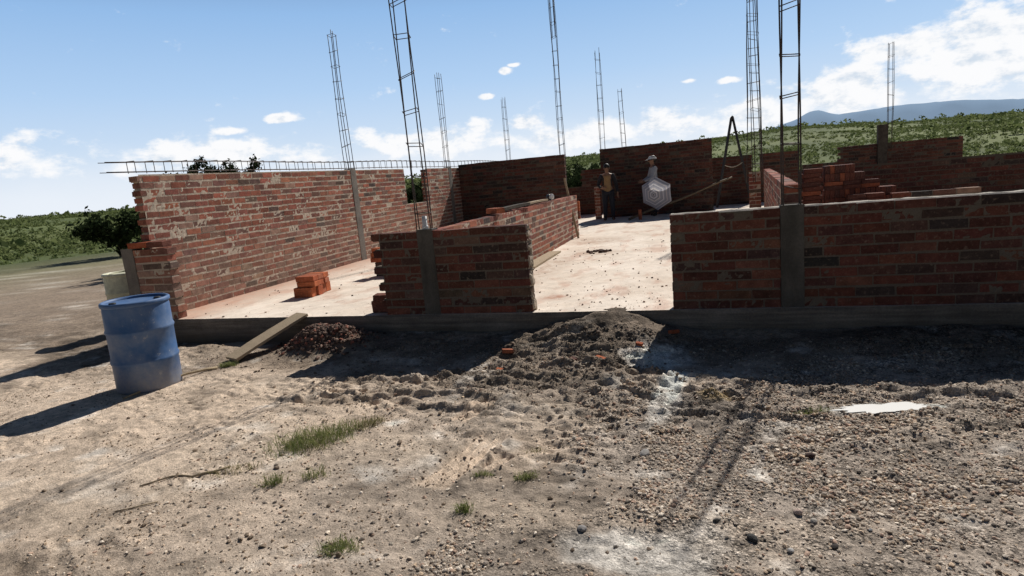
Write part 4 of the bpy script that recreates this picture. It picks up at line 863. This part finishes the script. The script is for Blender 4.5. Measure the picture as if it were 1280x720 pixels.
# ------------------------------------------------------------------ distant mountain
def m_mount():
    t = NT('hazy_mountain'); n = t.noise(.004, 5, .6); c = t.mix(n, (.20, .29, .41), (.24, .335, .455)); return t.done(c, 1., None, spec=0)  # aerial haze painted as pale blue into the base colour
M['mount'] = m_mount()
azm = np.radians(np.linspace(-14, 34, 160)); prof = np.interp(np.degrees(azm), [-14, -2, 3, 5.2, 7.3, 8.2, 8.9, 10.4, 12, 14.3, 18, 24, 34], [.2, .5, 1.7, 2.3, 2.85, 3.35, 3.4, 2.85, 2.95, 3.05, 2.9, 2.2, .6])
RM = 2600.; V = []
jg = (fbm(np.degrees(azm)*2.5, azm*0, 5, 4)-.5)*.10
for i, a in enumerate(azm):
    for f, hh in ((0, 1.), (-.14, .72), (-.3, .35), (-.45, 0.)):
        rr2 = RM*(1+f); V.append((rr2*math.sin(a), rr2*math.cos(a), -20+(20+RM*math.tan(math.radians(prof[i]+jg[i])))*hh+(7*math.sin(i*.7+f*20)+6*math.sin(i*.31)) * (0 if hh in (0, 1.) else 1)))
    V.append((RM*1.3*math.sin(a), RM*1.3*math.cos(a), -20))
V = np.array(V).reshape(len(azm), 5, 3); V = V[:, [4, 0, 1, 2, 3]]; idx = np.arange(len(azm)*5).reshape(-1, 5); q = np.stack([idx[:-1, :-1], idx[:-1, 1:], idx[1:, 1:], idx[1:, :-1]], -1).reshape(-1, 4)
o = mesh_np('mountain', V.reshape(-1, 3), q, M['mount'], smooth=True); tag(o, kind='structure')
# ------------------------------------------------------------------ sky and sun
SUN_AZ, SUN_EL = 15.0, 41.7
w = bpy.data.worlds.new('World'); scene.world = w; w.use_nodes = True; t = w.node_tree; t.nodes.clear()
N = lambda ty, **k: (lambda nd: ([setattr(nd, a, b) for a, b in k.items()], nd)[1])(t.nodes.new(ty))
sky = N('ShaderNodeTexSky', sky_type='NISHITA', sun_disc=False, sun_elevation=math.radians(SUN_EL), sun_rotation=math.radians(SUN_AZ), altitude=1700, air_density=1., dust_density=.6, ozone_density=1.5)
bg = N('ShaderNodeBackground'); bg.inputs[1].default_value = .032
hs = N('ShaderNodeHueSaturation'); hs.inputs['Saturation'].default_value = 1.0; t.links.new(sky.outputs[0], hs.inputs['Color']); t.links.new(hs.outputs[0], bg.inputs[0])
tc = N('ShaderNodeTexCoord'); sp = N('ShaderNodeSeparateXYZ'); t.links.new(tc.outputs['Generated'], sp.inputs[0])
def mth(op, a, b=0., clamp=False):
    nd = N('ShaderNodeMath', operation=op, use_clamp=clamp)
    for s_, v in ((nd.inputs[0], a), (nd.inputs[1], b)):
        if isinstance(v, (int, float)): s_.default_value = v
        else: t.links.new(v, s_)
    return nd.outputs[0]
azd = mth('MULTIPLY', mth('ARCTAN2', sp.outputs[0], sp.outputs[1]), 180/PI); eld = mth('MULTIPLY', mth('ARCSINE', sp.outputs[2]), 180/PI)
def comb(a, b): nd = N('ShaderNodeCombineXYZ'); t.links.new(a, nd.inputs[0]); t.links.new(b, nd.inputs[1]); return nd.outputs[0]
def noise(vec, sc, det=7, ro=.58, off=(0, 0, 0)):
    mp = N('ShaderNodeMapping'); mp.inputs['Location'].default_value = off; t.links.new(vec, mp.inputs[0]); nd = N('ShaderNodeTexNoise'); nd.inputs['Scale'].default_value = sc; nd.inputs['Detail'].default_value = det; nd.inputs['Roughness'].default_value = ro; t.links.new(mp.outputs[0], nd.inputs[0]); return nd.outputs[0]
vec = comb(azd, mth('MULTIPLY', eld, 1.7))
n1 = noise(vec, .30, 9, .62); n1b = noise(vec, .30, 9, .62, off=(.5, 1.1, 0)); n2 = noise(vec, .09, 4, off=(3, 1, 0))
# cloud fields: (azimuth, elevation, half-width az, half-width el, weight)
BL = [(11, 4.6, 4.5, 2.2, .48), (15, 7.2, 4, 1.1, .50), (20, 6.2, 6, 3.2, .50), (4, 3.4, 4.5, 1.8, .42), (-3, 3.6, 4, 1.5, .38), (-8.5, 3.4, 3.5, 1.5, .42), (-15.8, 4.9, 1.9, .9, .40), (-19.9, 5.1, 1.5, 1.0, .38), (-30, 5.1, 2.2, .9, .30), (-37.4, 6.9, 1.3, .42, .52), (-17.2, 9.6, .62, .40, .56), (-16.4, 10.0, .7, .2, .42), (-19.0, 7.55, .8, .30, .50), (2.1, 6.65, 1.0, .35, .52),
      (-41.2, 6.0, 1.5, .36, .42), (-24, 4.0, 9, 1.5, .36), (-42, 4.2, 9, 1.7, .38), (-12, 3.2, 5, 1.2, .40), (-1.2, 7, .8, .2, .30), (18.5, 11.8, 4, 1.6, .38), (-56, 4.6, 8, 1.8, .28)]
acc = None
for a, el_, wa, we, k in BL:
    dx = mth('DIVIDE', mth('SUBTRACT', azd, a), wa); dy = mth('DIVIDE', mth('SUBTRACT', eld, el_), we); q_ = mth('ADD', mth('MULTIPLY', dx, dx), mth('MULTIPLY', dy, dy)); gss = mth('MULTIPLY', mth('EXPONENT', mth('MULTIPLY', q_, -1)), k); acc = gss if acc is None else mth('MAXIMUM', acc, gss)
def smooth(v, a, b): nd = N('ShaderNodeMapRange', interpolation_type='SMOOTHSTEP'); nd.inputs['From Min'].default_value = a; nd.inputs['From Max'].default_value = b; t.links.new(v, nd.inputs['Value']); return nd.outputs[0]
dens = smooth(mth('ADD', mth('SUBTRACT', n1, .5), acc), .13, .34)
veil = mth('MULTIPLY', smooth(mth('SUBTRACT', mth('ADD', 5.6, mth('MULTIPLY', mth('SUBTRACT', n2, .5), 5)), eld), .0, 5.5), .84)
shade = smooth(mth('ADD', mth('SUBTRACT', n1b, n1), mth('MULTIPLY', acc, .15)), .02, .26)
cmix = N('ShaderNodeMix', data_type='RGBA'); cmix.inputs[6].default_value = (.97, .975, .99, 1); cmix.inputs[7].default_value = (.60, .70, .82, 1); t.links.new(mth('MULTIPLY', shade, .85), cmix.inputs[0])
bgc = N('ShaderNodeBackground'); t.links.new(cmix.outputs[2], bgc.inputs[0]); bgc.inputs[1].default_value = 1.0
bgv = N('ShaderNodeBackground'); bgv.inputs[0].default_value = (.84, .89, .96, 1); bgv.inputs[1].default_value = 1.0
# bright haze on the sunward side of the sky, deepening with height
front = smooth(mth('COSINE', mth('MULTIPLY', mth('ADD', azd, 12.), PI/180)), -.05, .55)
def ramp(f, stops):
    nd = N('ShaderNodeValToRGB'); cr = nd.color_ramp
    while len(cr.elements) < len(stops): cr.elements.new(.5)
    for e_, (p, c) in zip(cr.elements, stops): e_.position = p; e_.color = (*c, 1) if isinstance(c, tuple) else (c, c, c, 1)
    t.links.new(f, nd.inputs[0]); return nd.outputs[0]
e50 = mth('DIVIDE', eld, 50.)
hcol = ramp(e50, [(0., (.80, .86, .95)), (.08, (.66, .79, .95)), (.18, (.47, .67, .94)), (.30, (.32, .54, .87)), (.6, (.09, .19, .46)), (1., (.05, .12, .35))])
hfac = mth('MULTIPLY', ramp(e50, [(0., .95), (.3, .92), (.5, .5), (.85, .0)]), mth('ADD', .03, mth('MULTIPLY', front, .97)))
bgh = N('ShaderNodeBackground'); t.links.new(hcol, bgh.inputs[0])
mh = N('ShaderNodeMixShader'); t.links.new(hfac, mh.inputs[0]); t.links.new(bg.outputs[0], mh.inputs[1]); t.links.new(bgh.outputs[0], mh.inputs[2])
up = smooth(eld, -1.5, .3)
m0 = N('ShaderNodeMixShader'); t.links.new(mth('MULTIPLY', mth('MULTIPLY', veil, up), mth('ADD', .25, mth('MULTIPLY', front, .75))), m0.inputs[0]); t.links.new(mh.outputs[0], m0.inputs[1]); t.links.new(bgv.outputs[0], m0.inputs[2])
m1 = N('ShaderNodeMixShader'); t.links.new(mth('MULTIPLY', mth('MULTIPLY', dens, up), front), m1.inputs[0]); t.links.new(m0.outputs[0], m1.inputs[1]); t.links.new(bgc.outputs[0], m1.inputs[2])
wo = N('ShaderNodeOutputWorld'); t.links.new(m1.outputs[0], wo.inputs[0])
sd = bpy.data.lights.new('sun', 'SUN'); sd.energy = 5.0; sd.angle = math.radians(.6); sd.color = (1., .955, .89)
so = bpy.data.objects.new('sun', sd); link(so); ca, sa = math.radians(SUN_AZ), math.radians(SUN_EL)
dvec = Vector((math.sin(ca)*math.cos(sa), math.cos(ca)*math.cos(sa), math.sin(sa))); so.rotation_euler = dvec.to_track_quat('Z', 'Y').to_euler(); so.location = dvec*40
# ------------------------------------------------------------------ camera
cd = bpy.data.cameras.new('camera'); co = bpy.data.objects.new('camera', cd); link(co); cd.sensor_width = 36; cd.lens = 760.307*36/1280; cd.clip_end = 20000; cd.clip_start = .05
r_ = Vector((.9507545, .29709855, -.0883082)); u_ = Vector((.03072165, .19318014, .98068222)); f_ = Vector((-.30841865, .935101, -.17453953))
co.matrix_world = Matrix(((r_.x, u_.x, -f_.x, 0), (r_.y, u_.y, -f_.y, 0), (r_.z, u_.z, -f_.z, 1.688), (0, 0, 0, 1)))
scene.camera = co
vs = scene.view_settings; vs.view_transform = 'Standard'; vs.look = 'None'; vs.exposure = 0; vs.gamma = 1
scene.cycles.max_bounces = 6
